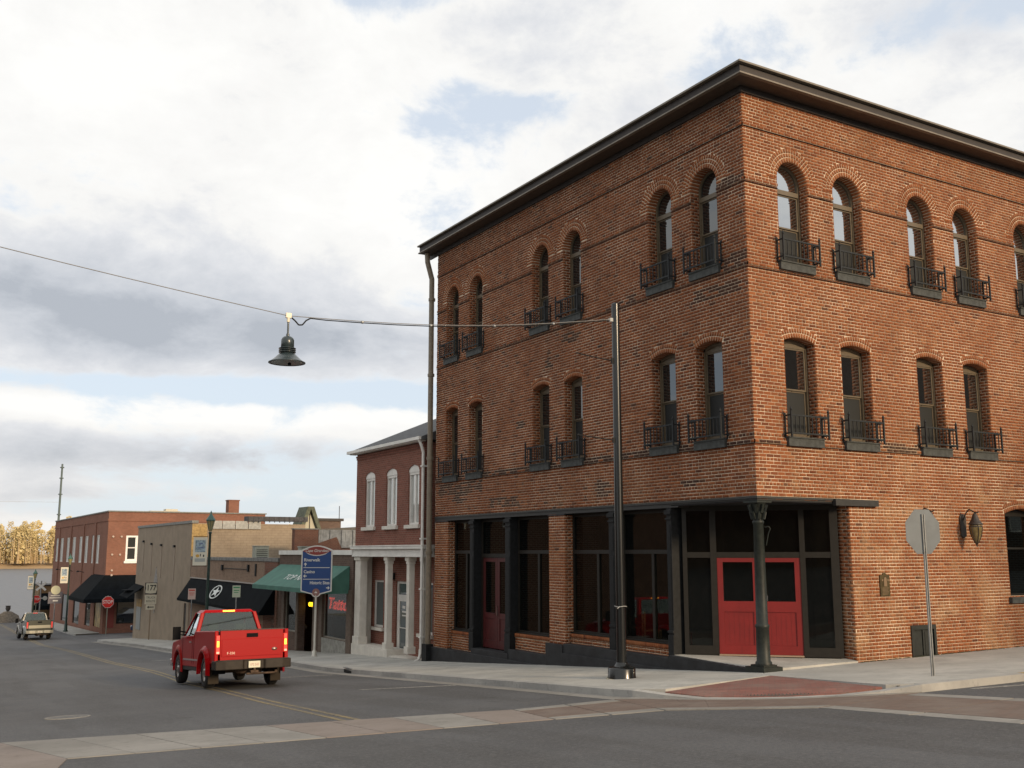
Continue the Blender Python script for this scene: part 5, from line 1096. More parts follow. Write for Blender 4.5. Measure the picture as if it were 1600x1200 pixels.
for i in range(380):
    near = i < 170
    x = random.uniform(-20, 190) if near else random.uniform(-700, 900); y = BY + 18 + random.uniform(0, 30 if near else 60); h = random.gauss(25, 3.2) + (5 if random.random() < .1 else 0); zb = RZ + 3.6; wd = random.uniform(2.6, 5); base = random.uniform(.2, .8)
    n_tr = 3 if near else 1
    for k in range(n_tr):
        xx = x + random.uniform(-3, 3) * (k > 0); yf = y - 2 - 5 * (near and k > 0); tm.cyl((xx, yf, zb), (xx + random.uniform(-.5, .5), yf, zb + h * random.uniform(.55, .85)), .30, .10, 5, caps=False)
    for (a, b, c, s) in leaf_cloud(430 if near else 60, x, y, zb, h, wd * 1.2, .55 if near else 1.5):
        d1 = Vector((random.gauss(0, 1), random.gauss(0, 1), random.gauss(0, 1))).normalized(); d2 = d1.orthogonal().normalized(); q = len(vs)
        vs += [(a + d1.x * s, b + d1.y * s, c + d1.z * s), (a + d2.x * s, b + d2.y * s, c + d2.z * s), (a - d1.x * s, b - d1.y * s, c - d1.z * s), (a - d2.x * s, b - d2.y * s, c - d2.z * s)]; fs.append((q, q + 1, q + 2, q + 3)); tn += [min(1, max(0, random.gauss(base, .18)))] * 4
me = bpy.data.meshes.new('riverside_woods'); me.from_pydata(vs, [], fs); me.attributes.new('tone', 'FLOAT', 'POINT').data.foreach_set('value', np.array(tn, np.float32)); me.materials.append(wood_mat())
wd_ = inst('riverside_woods', me); tag(wd_, 'golden autumn woods in sunlight along the far river bank', 'woods', kind='stuff'); tm.build('trunks', TRUNK, wd_, kind='stuff')

# ------------------------------------------------------------------ unseen buildings, added so the glass has something dark to mirror
def block(name, x0, x1, y0, y1, h, mt, label, face, wz=((3.9, 5.9),), wpitch=3.0):
    zb = min(G(x0, y0), G(x1, y1), G(x0, y1), G(x1, y0)) - .5; t_ = thing(name, ((x0 + x1) / 2, (y0 + y1) / 2, zb), label=label, cat='building'); o3 = (-(x0 + x1) / 2, -(y0 + y1) / 2, -zb)
    shift(MB().box(x0, x1, y0, y1, zb, h).build('wall', mt, t_), o3); shift(MB().box(x0 - .3, x1 + .3, y0 - .3, y1 + .3, h + .001, h + .35).build('cornice', TRIMBROWN, t_), o3)
    for za, zb_ in wz:
        a0, a1 = (y0, y1) if face in ('E', 'W') else (x0, x1); k = a0 + 1.5
        while k + 1.1 < a1:
            b = MB(); g = MB()
            if face == 'E': b.box(x1 - .02, x1 + .05, k, k + 1.1, za, zb_); g.box(x1 + .051, x1 + .06, k + .1, k + 1.0, za + .1, zb_ - .1)
            else: b.box(k, k + 1.1, y1 - .02, y1 + .05, za, zb_); g.box(k + .1, k + 1.0, y1 + .051, y1 + .06, za + .1, zb_ - .1)
            f = shift(b.build('window', WHITE, t_), o3); shift(g.build('pane', G_FAR, f), o3); k += wpitch
    return t_
DARKB = brick_tex_mat('dark_brown_brick', (.19, .09, .055), (.15, .075, .05), (.12, .09, .07), dirt=.4)
block('added_opposite_building', -34, -21, 4, 62, 6.0, DARKB, 'long brown brick building added unseen across the main street for the shop windows to mirror', 'E', ((4.2, 5.4),), 6.8)
block('added_side_street_building', 16, 46, -34, -17, 12.4, brick_tex_mat('dark_reflection_brick', (.05, .034, .028), (.04, .028, .024), (.05, .04, .035)), 'tall dark brick building added unseen across the side street to darken the second floor panes', 'N', ((3.5, 5.6), (7.4, 9.4)), 3.6)  # brick colour darkened so the panes mirror a dark wall
block('added_corner_building', -46, -24, -52, -28, 9.5, DARKB, 'brown brick building added unseen on the diagonal corner to darken the entrance glass', 'E', ((4.5, 6.2),), 3.6)

# ------------------------------------------------------------------ span-wire street light
PX, PYY = -2.36, 1.75; pz = G(PX, PYY)
PL = thing('span_pole', (PX, PYY, pz), label='tall glossy black street pole on the sidewalk corner carrying the span wire', cat='pole')
m = MB(); m.cyl((0, 0, .0), (0, 0, 8.07), .105, .085, 28); m.lathe([(.085, 8.07), (.06, 8.10), (.001, 8.11)], n=20); m.build('pole_shaft', BLACKGLOSS, PL)
m = MB(); m.lathe([(.30, .0), (.30, .03), (.29, .05), (.29, .20), (.27, .225), (.19, .235), (.15, .27), (.125, .31), (.115, .33)], n=32); m.build('base_collar', BLACKGLOSS, PL)
MB().cyl((0, 0, -.05), (0, 0, .004), .34, None, 28).build('footing', mat('pale_footing', (.42, .39, .30), .9), PL)
for z, dz in ((6.78, .09), (5.02, .07)):
    m = MB(); m.box(-.13, -.08, -.02, .02, z - .06, z + .06); m.tube([(-.09, 0, z), (-.5, .02, z + .03), (-1.05, .03, z + dz)], .013, 6); m.build('banner_arm', BLACKIRON, PL)
m = MB(); m.tube([(-.13 * math.cos(t), .13 * math.sin(t) - 0, 1.48 + .01 * math.sin(3 * t)) for t in np.linspace(0, 2 * PI, 14)], .006, 5); m.tube([(-.10, -.09, 1.48), (-.16, -.10, 1.44)], .006, 5); m.build('tie_wire', mat('pale_wire', (.5, .5, .48), .4), PL)
m = MB(); m.box(-.16, -.08, -.025, .025, 7.66, 7.74); m.tube([(-.16, 0, 7.70), (-.21, 0, 7.70)], .018, 6); m.build('wire_clamp', STEELG, PL)
# steel span wire: pole -> lamp hanger -> far side of the street
a = Vector((PX - .2, PYY, pz + 7.70)); b = Vector((-9.84, 1.75, 6.76)); c = Vector((-19.5, 1.75, 8.05))
pts = [a]; n = 10
for i in range(1, n + 1): t = i / n; p = a.lerp(b, t); p.z -= .16 * math.sin(PI * t); pts.append(p)
for i in range(1, n + 1): t = i / n; p = b.lerp(c, t); p.z -= .08 * math.sin(PI * t); pts.append(p)
pts2 = [Vector((p.x, p.y, p.z)) for p in pts]
m = MB(); m.tube(pts2, .0075, 6); w_ = m.build('span_wire', mat('grey_steel_cable', (.20, .20, .20), .5, metal=.3)); tag(w_, 'thin steel wire stretched over the main street from the black pole', 'wire')
m = MB(); m.tube([p + Vector((0, -.0, -.028)) for p in pts2[:10]] + [b + Vector((.42, 0, .0))], .010, 6)
m.tube([b + Vector((.42, 0, .0)), b + Vector((.34, 0, -.05)), b + Vector((.27, 0, -.14)), b + Vector((.20, 0, -.15)), b + Vector((.13, 0, -.08)), b + Vector((.05, 0, -.02))], .014, 6); m.build('power_cable', BLACKIRON, w_)
for i in (2, 4, 6, 8): m = MB(); m.cyl(pts2[i] + Vector((-.02, 0, -.015)), pts2[i] + Vector((.02, 0, -.015)), .03, None, 8); m.build('cable_tie', STEELG, w_)
LM = thing('hanging_lamp', (b.x, b.y, b.z), label='dark bell shaped street lamp hanging from the span wire over the road', cat='street lamp')
LAMPC = mat('dark_green_lamp_enamel', (.022, .034, .038), .35, coat=.3)
m = MB(); m.box(-.05, .05, -.03, .03, -.04, .05); m.cyl((.0, 0, -.02), (.0, 0, -.12), .03, None, 8); m.build('hanger', mat('bright_hanger', (.7, .64, .5), .4), LM)
m = MB(); m.cyl((0, 0, -.10), (0, 0, -.40), .018, None, 8); m.cyl((0, 0, -.34), (0, 0, -.40), .03, .035, 8); m.build('stem', LAMPC, LM)
m = MB(); m.lathe([(.03, -.38), (.07, -.395), (.10, -.42), (.118, -.46), (.12, -.60), (.112, -.605), (.112, -.70)], n=24); m.build('housing', LAMPC, LM)
for z in (-.605, -.64, -.675): MB().lathe([(.10, z), (.155, z - .004), (.158, z - .014), (.10, z - .018)], n=24).build('cooling_fin', LAMPC, LM)
m = MB(); m.lathe([(.115, -.70), (.15, -.72), (.22, -.79), (.29, -.85), (.335, -.872), (.335, -.885), (.32, -.88), (.28, -.862), (.14, -.74)], n=32); m.build('shade', LAMPC, LM)
MB().lathe([(.001, -.80), (.12, -.82), (.27, -.872), (.29, -.875)], n=24).build('lens', mat('lamp_lens', (.30, .34, .34), .3), LM); MB().sphere((.05, 0, -.90), .035, 8, 6).build('sensor', BLACKIRON, LM)

# ------------------------------------------------------------------ signs
def post(parent, h, r=.03, m=STEELG, sq=False, z0=-.1):
    b_ = MB()
    if sq: b_.box(-r, r, -r, r, z0, h)
    else: b_.cyl((0, 0, z0), (0, 0, h), r, None, 12)
    return b_.build('post', m, parent)
def yaw_to_cam(x, y): return math.atan2(CAM.x - x, -(CAM.y - y)) * 1.0   # turns local -y towards the viewer's side
# near stop sign seen from behind
SS = thing('stop_sign', (.34, -3.83, G(.34, -3.83)), R(-8), label='bare grey back of an octagonal sign on a steel post before the brick wall', cat='stop sign')
m = MB(); m.prism([(-.031, -.0), (.031, 0), (.031, .006), (-.031, .006)], -.1, 2.86, 'xy'); m.prism([(-.031, -.022), (-.014, -.022), (-.012, .0), (-.031, 0)], -.1, 2.86, 'xy'); m.prism([(.014, -.022), (.031, -.022), (.031, 0), (.012, 0)], -.1, 2.86, 'xy'); m.build('post', STEELG, SS)
r8 = .435; oc = [(r8 * math.cos(PI / 8 + i * PI / 4), 2.545 + r8 * math.sin(PI / 8 + i * PI / 4)) for i in range(8)]
MB().prism(oc, .010, .014, 'xz').build('sign_plate', mat('aluminium_sign_back', (.15, .168, .182), .5, metal=.2, nz=.08, nscale=3), SS); MB().prism([(p[0] * .995, 2.545 + (p[1] - 2.545) * .995) for p in oc], .0145, .016, 'xz').build('red_face', mat('sign_red', (.50, .02, .02), .4), SS)
text('lettering', 'STOP', .34, WHITE, SS, loc=(0, .0175, 2.545), rot=(R(90), 0, PI), xs=.85)
m = MB(); 
for z in (2.25, 2.84): m.cyl((0, -.03, z), (0, .012, z), .012, None, 6)
m.build('bolt', CHROME, SS)
# far stop sign
def stop_front(loc, s, label, rz):
    t_ = thing('stop_sign', loc, rz, label=label, cat='stop sign'); post(t_, 3.0 * s / .9 if s > .7 else 2.4, .035, mat('green_grey_post', (.20, .21, .16), .6)); zc = 2.55; rr = s / 2 / math.cos(PI / 8)
    o_ = [(rr * math.cos(PI / 8 + i * PI / 4), zc + rr * math.sin(PI / 8 + i * PI / 4)) for i in range(8)]
    MB().prism(o_, -.05, -.045, 'xz').build('white_edge', WHITE, t_); MB().prism([(p[0] * .94, zc + (p[1] - zc) * .94) for p in o_], -.056, -.051, 'xz').build('sign_face', mat('sign_red_sunlit', (.62, .025, .02), .4), t_)
    text('lettering', 'STOP', s * .42, WHITE, t_, loc=(0, -.058, zc), xs=.85, bold=.006); return t_
stop_front((.05, 75.6, G(.05, 75.6)), .93, 'red STOP sign facing us on the far side street corner', R(5))
t_ = stop_front((-2.3, 103, G(-2.3, 103)), .8, 'small distant red STOP sign at the railroad crossing by the river', R(3))
# wayfinding sign
WS = thing('wayfinding_sign', (-1.55, 22.3, G(-1.55, 22.3)), R(-32), label='tall blue wayfinding sign with red crest, listing Riverwalk, Casino and Historic Sites', cat='sign')
m = MB(); m.lathe([(.11, 0), (.11, .03), (.085, .05), (.085, .20), (.06, .22), (.048, .24), (.045, 2.3), (.04, 2.34)], n=16); m.build('post', mat('pale_sign_post', (.50, .48, .42), .35, metal=.3), WS)
NAVY = mat('navy_sign_blue', (.018, .060, .20), .45); CREAMW = mat('cream_white_sign', (.66, .65, .60), .5); BRICKRED = mat('crest_brick_red', (.26, .045, .035), .5)
zt, zb_, hw = 4.02, 2.44, .60
def shape(g):
    hh = hw - g; P = [(-hh - .00, zb_ + g), (-hh + .0, zt - g)]
    P = [(-hh + .0 - .035 * 0, zb_ + g * .8)] + [(-hh, zt - g)]
    P += [(-hh + 2 * hh * i / 10, zt - g + .17 * math.sin(PI * i / 10)) for i in range(1, 10)]
    P += [(hh, zt - g), (hh, zb_ + g * .8), (.15, zb_ - .12 + g), (-.15, zb_ - .12 + g)]; return P[::-1]
MB().prism(shape(0), -.03, .03, 'xz').build('sign_border', CREAMW, WS); MB().prism(shape(.045), -.036, -.031, 'xz').build('sign_face', NAVY, WS)
hh = hw - .045; P = [(-hh + 2 * hh * i / 10, zt - .045 + .17 * math.sin(PI * i / 10)) for i in range(11)] + [(hh - 2 * hh * i / 10, zt - .045 - .16 * math.sin(PI * i / 10)) for i in range(1, 10)]
MB().prism([(p[0] * 1.0, p[1] - .03 if p[1] < zt - .1 else p[1]) for p in P], -.040, -.037, 'xz').build('crest_edge', CREAMW, WS)
P = [(-hh + 2 * hh * i / 10, zt - .045 + .17 * math.sin(PI * i / 10)) for i in range(11)] + [(hh - 2 * hh * i / 10, zt - .045 - .155 * math.sin(PI * i / 10)) for i in range(1, 10)]
MB().prism(P, -.044, -.041, 'xz').build('crest', BRICKRED, WS)
text('lettering', 'Cape Girardeau', .155, CREAMW, WS, loc=(0, -.046, zt - .035), shear=.3, bold=.001, xs=.92)
for tx, x, z, al in (('Riverwalk', -.50, 3.63, 'LEFT'), ('Casino', -.50, 3.18, 'LEFT'), ('Historic Sites', .52, 2.76, 'RIGHT')): text('lettering', tx, .165, CREAMW, WS, loc=(x, -.038, z), align=al, bold=.0035, xs=.95 if tx[0] != 'H' else .86)
for z in (3.34, 2.90): MB().box(-.51, .51, -.039, -.037, z - .011, z + .011).build('divider_line', CREAMW, WS)
def arrow(cx_, cz_, d):
    m = MB(); s = .07
    pts = [(-.016, -s), (.016, -s), (.016, .0), (.045, -.01), (.062, .01), (0, s), (-.062, .01), (-.045, -.01), (-.016, 0)]
    rot = {'u': 0, 'l': PI / 2, 'r': -PI / 2}[d]; m.prism([(cx_ + p[0] * math.cos(rot) - p[1] * math.sin(rot), cz_ + p[0] * math.sin(rot) + p[1] * math.cos(rot)) for p in pts], -.040, -.037, 'xz'); m.build('arrow', CREAMW, WS)
arrow(-.44, 3.46, 'u'); arrow(-.44, 3.02, 'l'); arrow(.46, 2.57, 'r')
MB().cyl((0, -.034, 2.40), (0, .034, 2.40), .185, None, 24).build('seal_rim', CREAMW, WS); MB().cyl((0, -.042, 2.40), (0, -.035, 2.40), .145, None, 24).build('seal', mat('dusty_red_seal', (.26, .13, .11), .6), WS); MB().prism([(-.05, 2.37), (.05, 2.37), (.05, 2.41), (.02, 2.41), (.0, 2.46), (-.02, 2.41), (-.05, 2.41)], -.045, -.043, 'xz').build('seal_emblem', CREAMW, WS)
# route marker with two plates
RS = thing('route_marker_sign', (-.35, 57.3, G(-.35, 57.3)), R(-12), label='white 177 route marker above truck route and left arrow plates at the tan building', cat='sign')
post(RS, 3.8, .04, mat('tan_post', (.25, .19, .13), .7)); DK = mat('sign_black', (.012, .012, .012), .5); WS2 = mat('warm_white_sign', (.58, .54, .42), .5)
MB().box(-.40, .40, -.05, -.042, 3.0, 3.78).build('route_plate', DK, RS); MB().prism([(-.36, 3.08), (-.05, 3.05), (.30, 3.08), (.33, 3.2), (.37, 3.35), (.33, 3.5), (.36, 3.66), (.30, 3.74), (-.33, 3.74), (-.36, 3.6), (-.33, 3.4), (-.37, 3.2)], -.056, -.051, 'xz').build('route_shield', WS2, RS)
text('lettering', '177', .52, DK, RS, loc=(0, -.058, 3.42), xs=.8, bold=.01)
MB().box(-.38, .38, -.05, -.042, 2.36, 2.95).build('route_plate', WS2, RS); text('lettering', 'TRUCK', .20, DK, RS, loc=(0, -.052, 2.78), xs=.9); text('lettering', 'ROUTE', .20, DK, RS, loc=(0, -.052, 2.54), xs=.9)
MB().box(-.30, .30, -.05, -.042, 1.98, 2.32).build('arrow_plate', WS2, RS); MB().prism([(-.22, 2.15), (-.10, 2.24), (-.10, 2.18), (.22, 2.18), (.22, 2.12), (-.10, 2.12), (-.10, 2.06)], -.056, -.051, 'xz').build('arrow', DK, RS)
# small parking signs beyond the pickup
def small_sign(x, y, w_s, h_s, zt, col, stripe_c, label, name='parking_sign'):
    t_ = thing(name, (x, y, G(x, y)), R(-22), label=label, cat='sign'); z1 = zt - G(x, y); post(t_, z1, .028, STEELG); MB().box(-w_s / 2, w_s / 2, -.045, -.038, z1 - h_s, z1).build('sign_plate', col, t_)
    MB().box(-w_s * .4, w_s * .4, -.049, -.046, z1 - h_s * .22, z1 - h_s * .1).box(-w_s * .35, w_s * .35, -.049, -.046, z1 - h_s * .45, z1 - h_s * .38).box(-w_s * .3, w_s * .25, -.049, -.046, z1 - h_s * .62, z1 - h_s * .56).build('print', stripe_c, t_); return t_
small_sign(-3.02, 27.9, .33, .49, 1.08, mat('pale_green_sign', (.46, .50, .38), .5), mat('sign_green', (.05, .25, .10), .5), 'pale green time limit parking sign rising just behind the red pickup roof')
small_sign(-1.42, 41.9, .40, .58, .52, mat('pinkish_sign', (.55, .40, .35), .5), mat('sign_red_print', (.5, .06, .04), .5), 'small pinkish no parking sign left of the red pickup cab')
# round-topped guide sign further down
CS = thing('guide_sign', (-2.0, 91.2, G(-2.0, 91.2)), R(-5), label='grey guide sign with round pale disc on top standing by the far awning', cat='sign')
post(CS, 2.3, .05, STEELG); MB().box(-.62, .62, -.05, -.04, 2.3, 3.4).build('sign_plate', mat('grey_guide_plate', (.13, .12, .14), .5), CS); MB().cyl((0, -.07, 3.55), (0, -.04, 3.55), .42, None, 20).build('disc', mat('pale_yellow_disc', (.62, .60, .40), .5), CS)
MB().box(-.40, .40, -.056, -.051, 3.0, 3.06).box(-.5, .5, -.056, -.051, 2.8, 2.86).box(-.2, .25, -.056, -.051, 2.5, 2.62).build('print', CREAMW, CS)
# railroad crossing
RX = thing('railroad_crossing_sign', (-1.75, 104.5, G(-1.75, 104.5)), R(-4), label='white railroad crossbuck with signal heads near the river end of the street', cat='sign')
post(RX, 4.4, .07, STEELG)
for s in (-1, 1):
    m = MB(); m.box(-.62, .62, -.10, -.09, -.11, .11); o_ = m.build('crossbuck_blade', WHITE, RX); o_.location = (0, 0 - (.015 if s > 0 else 0), 3.85); o_.rotation_euler = (0, s * R(42), 0)
MB().box(-.6, .6, -.08, .08, 2.55, 2.65).cyl((-.45, -.18, 2.6), (-.45, .02, 2.6), .22, None, 12).cyl((.45, -.18, 2.6), (.45, .02, 2.6), .22, None, 12).build('signal_head', mat('pale_signal_grey', (.42, .42, .38), .6), RX)
# old style street lamps
def street_lamp(x, y, H, label, banner=True, bw=.66, bh=1.35, bz=None, side=-1):
    z = G(x, y); t_ = thing('street_lamp', (x, y, z), R(-18), label=label, cat='street lamp', group='old style green street lamps along the main street'); h = H - z
    m = MB(); m.lathe([(.20, 0), (.20, .10), (.15, .16), (.14, .6), (.10, .7), (.085, .9), (.065, h * .6), (.055, h - 1.15), (.09, h - 1.10), (.06, h - 1.02)], n=14); m.build('lamp_post', GREENPOST, t_)
    m = MB(); m.lathe([(.07, h - 1.0), (.19, h - .50)], n=8, smooth=False); m.build('lantern_glass', mat('warm_frosted_lantern', (.30, .25, .12), .3), t_)
    m = MB()
    for i in range(8):
        a_ = 2 * PI * i / 8; m.tube([(.072 * math.cos(a_), .072 * math.sin(a_), h - 1.0), (.195 * math.cos(a_), .195 * math.sin(a_), h - .50)], .010, 4)
    m.lathe([(.225, h - .50), (.23, h - .46), (.13, h - .30), (.10, h - .26), (.05, h - .18), (.03, h - .14), (.045, h - .10), (.015, h - .03), (.004, h)], n=8, smooth=False); m.build('lantern_cap', mat('verdigris_lamp', (.05, .12, .10), .5), t_)
    if banner:
        bt = (bz if bz is not None else h - 1.3); m = MB(); s = side
        m.box(s * .08, s * (.10 + bw + .03), -.012, .012, bt + .02, bt + .045); m.box(s * .08, s * (.10 + bw + .03), -.012, .012, bt - bh - .045, bt - bh - .02); m.build('banner_arm', BLACKIRON, t_)
        xa, xb = sorted((s * .10, s * (.10 + bw))); MB().box(xa, xb, -.010, .010, bt - bh, bt).build('banner', mat('cream_banner', (.68, .64, .52), .7), t_)
        ins = .14 * bw; MB().box(xa + ins, xb - ins, -.0145, -.0115, bt - bh * .53, bt - bh * .10).build('banner_picture', mat('blue_grey_print', (.27, .34, .38), .7, nz=.5, nscale=7), t_)
        MB().prism([(xa + ins + .06, bt - bh * .38), (xb - ins - .05, bt - bh * .40), (xb - ins - .12, bt - bh * .34), (xa + ins + .1, bt - bh * .36)], -.018, -.015, 'xz').prism([(xa + ins + .10, bt - bh * .24), (xb - ins - .10, bt - bh * .25), (xb - ins - .16, bt - bh * .19), (xa + ins + .2, bt - bh * .215)], -.018, -.015, 'xz').build('banner_print', mat('slate_blue_print', (.12, .16, .28), .7), t_)
        MB().prism([(xa + ins + .12 + .09 * math.cos(2 * PI * i / 12), bt - bh * .66 + .075 * math.sin(2 * PI * i / 12)) for i in range(12)], -.0145, -.0115, 'xz').build('banner_print', mat('orange_print', (.58, .33, .06), .7), t_)
        MB().box(xa + ins + .24, xa + ins + .28, -.0145, -.0115, bt - bh * .68, bt - bh * .59).box(xb - ins - .10, xb - ins - .04, -.0145, -.0115, bt - bh * .70, bt - bh * .62).build('banner_print', DK, t_); MB().box(xa + ins, xb - ins, -.0145, -.0115, bt - bh * .87, bt - bh * .75).build('banner_print', mat('pale_grey_print', (.36, .38, .36), .7), t_)
    return t_
street_lamp(-2.45, 34.75, 4.50, 'green street lamp with cream banner rising behind the red pickup')
street_lamp(-1.95, 83.6, 2.42, 'middle green street lamp with cream banner by the far red building', bw=.62, bh=1.4, bz=5.6)
street_lamp(-2.9, 100, .85, 'farthest green street lamp with cream banner near the river', bw=.55, bh=1.35, bz=4.95)
# tall mast behind the red building
MS = thing('radio_mast', (5.25, 150, -8), label='thin tall antenna mast rising behind the far red building', cat='mast')
m = MB(); m.cyl((0, 0, 0), (0, 0, 23.6), .22, .13, 8); m.build('mast_pole', mat('grey_green_mast', (.10, .13, .125), .7), MS)
for z in (16, 19, 21.4, 23): MB().cyl((0, 0, z), (0, 0, z + .15), .30, None, 8).build('collar', MATS['grey_green_mast'], MS)
w_ = MB().tube([(-120, 150, 9.6), (-60, 150, 9.2), (5.2, 150, 9.9)], .02, 4).build('utility_wire', mat('pale_cable', (.35, .35, .34), .6)); tag(w_, 'faint utility wire running left from the tall antenna mast', 'wire')
# monument at the river end
MO = thing('river_monument', (-3.9, 114, G(-3.9, 114) + .1), label='low stone marker with a dark urn where the street meets the river', cat='monument')
MB().prism([(-1.4, -.3), (1.4, -.3), (1.1, .55), (.35, 1.0), (-.35, 1.0), (-1.1, .55)], -.3, .3, 'xz').build('base', mat('grey_brown_stone', (.26, .23, .19), .9, nz=.3), MO); MB().lathe([(.12, 1.0), (.2, 1.15), (.28, 1.35), (.22, 1.5), (.30, 1.62)], n=10).build('urn', mat('dark_urn', (.05, .045, .04), .7), MO)
for i, (x, h) in enumerate(((-10, .9), (-7.5, .9), (-13, .9), (-16, .9))):
    pass

# wall lanterns, plaque
def wall_lantern(x, z, label):
    t_ = thing('wall_lantern', (x, 0, z), label=label, cat='lantern', group='pair of bronze wall lanterns'); br = mat('aged_bronze', (.035, .026, .020), .5, nz=.3)
    m = MB(); m.prism([(-.10, -.28), (.0, -.33), (.10, -.28), (.12, .18), (.06, .26), (-.06, .26), (-.12, .18)], -.035, .0, 'xz'); m.build('backplate', br, t_, bevel=.008)
    m = MB(); m.tube([(0, -.03, .1), (0, -.12, .28), (0, -.2, .36), (0, -.28, .34), (0, -.34, .30), (0, -.42, .28), (0, -.47, .30)], .016, 6); m.build('bracket', br, t_)
    y0 = -.36; m = MB(); m.lathe([(.02, .28), (.05, .24), (.07, .18), (.10, .10), (.15, .03), (.165, .02), (.165, -.01), (.14, -.015)], (0, y0, 0), 12); m.lathe([(.145, -.04), (.15, -.06), (.14, -.07)], (0, y0, 0), 12); m.lathe([(.03, -.46), (.02, -.50), (.005, -.55)], (0, y0, 0), 8)
    for i in range(6):
        a_ = 2 * PI * i / 6; P_ = [(r * math.cos(a_), y0 + r * math.sin(a_), zz) for r, zz in ((.145, -.02), (.15, -.10), (.125, -.25), (.075, -.38), (.025, -.47))]; m.tube(P_, .009, 5)
    m.build('cap_and_ribs', br, t_)
    MB().lathe([(.135, -.015), (.143, -.10), (.118, -.25), (.07, -.38), (.02, -.46)], (0, y0, 0), 16).build('glass_bowl', mat('smoked_amber_glass', (.16, .12, .05), .25, nz=.3, nscale=9), t_); return t_
wall_lantern(6.85, 3.12, 'bronze wall lantern in full view right of the stop sign'); wall_lantern(5.18, 3.12, 'bronze wall lantern mostly hidden behind the grey stop sign')
PQ = thing('wall_plaque', (3.86, 0, 1.70), label='small dark bronze plaque with rounded crest on the sunlit brick wall', cat='plaque'); BZ = mat('bronze_plaque', (.075, .055, .022), .5, metal=.4, nz=.3)
MB().box(-.16, .16, -.03, -.001, -.24, .24).prism([(.06 * math.cos(PI * i / 8), .235 + .055 * math.sin(PI * i / 8)) for i in range(9)], -.03, -.001, 'xz').build('plate', BZ, PQ, bevel=.005)
MB().prism([(-.05, -.02), (.05, -.02), (.05, .14), (.02, .19), (-.02, .19), (-.05, .14)], -.042, -.031, 'xz').box(-.12, -.07, -.04, -.031, .10, .14).box(.07, .12, -.04, -.031, .10, .14).build('relief', mat('worn_bronze_relief', (.22, .15, .09), .5, metal=.3), PQ)
m = MB()
for k in range(6): m.box(-.11, .11 - (k % 3) * .02, -.034, -.031, -.06 - k * .028, -.05 - k * .028)
m.build('inscription', mat('worn_bronze_relief'), PQ)
# chairs just inside the display window
def chair(x, y, rz, col, label):
    t_ = thing('chair', (x, y, .07), rz, label=label, cat='chair', group='chairs inside the display window'); MB().box(-.22, .22, -.22, .22, .43, .47).build('seat', col, t_, bevel=.006)
    for a_ in (-1, 1):
        for b_ in (-1, 1): MB().box(a_ * .2 - .018, a_ * .2 + .018, b_ * .2 - .018, b_ * .2 + .018, 0, .43 if b_ < 0 else .92).build('leg', col, t_)
    MB().box(-.18, .18, .19, .215, .84, .92).box(-.18, .18, .19, .215, .64, .70).build('backrest', col, t_); return t_
chair(.85, 4.75, R(60), mat('pale_wood', (.34, .22, .12), .5), 'pale wooden chair behind the shop glass right of the black pole'); chair(.95, 3.75, R(120), mat('red_chair_paint', (.30, .02, .03), .4), 'red chair behind the shop glass nearest the corner entrance'); chair(1.2, 5.9, R(30), mat('dark_wood', (.07, .04, .025), .5), 'dark wooden chair behind the shop glass left of the black pole')

# ------------------------------------------------------------------ vehicles
def wheel(parent, x, y, r=.40, wd=.26, rim=CHROME, side=-1):
    w0 = bpy.data.objects.new('wheel', MB().lathe([(r * .60, -wd / 2), (r * .88, -wd / 2), (r * .97, -wd / 2 * .8), (r, -wd / 4), (r, wd / 4), (r * .97, wd / 2 * .8), (r * .88, wd / 2), (r * .60, wd / 2)], n=28, axis='x').mesh('wheel', RUBBER)); COL.objects.link(w0); w0.parent = parent; w0.location = (x, y, r)
    s = side; m = MB(); m.lathe([(r * .62, s * wd * .42), (r * .55, s * wd * .46), (r * .50, s * wd * .30), (r * .30, s * wd * .22), (r * .22, s * wd * .34), (r * .18, s * wd * .50), (.001, s * wd * .52)], n=24, axis='x'); m.build('rim', rim, w0)
    m = MB()
    for i in range(8):
        a_ = 2 * PI * i / 8; yy, zz = r * .42 * math.cos(a_), r * .42 * math.sin(a_); m.cyl((s * wd * .20, yy, zz), (s * wd * .275, yy, zz), r * .075, None, 8)
    m.build('rim_hole', RUBBER, w0); return w0
def paint(name, col, rough=.22, cl=1.):
    m = mat(name, col, rough, coat=cl, spec=.5); return m
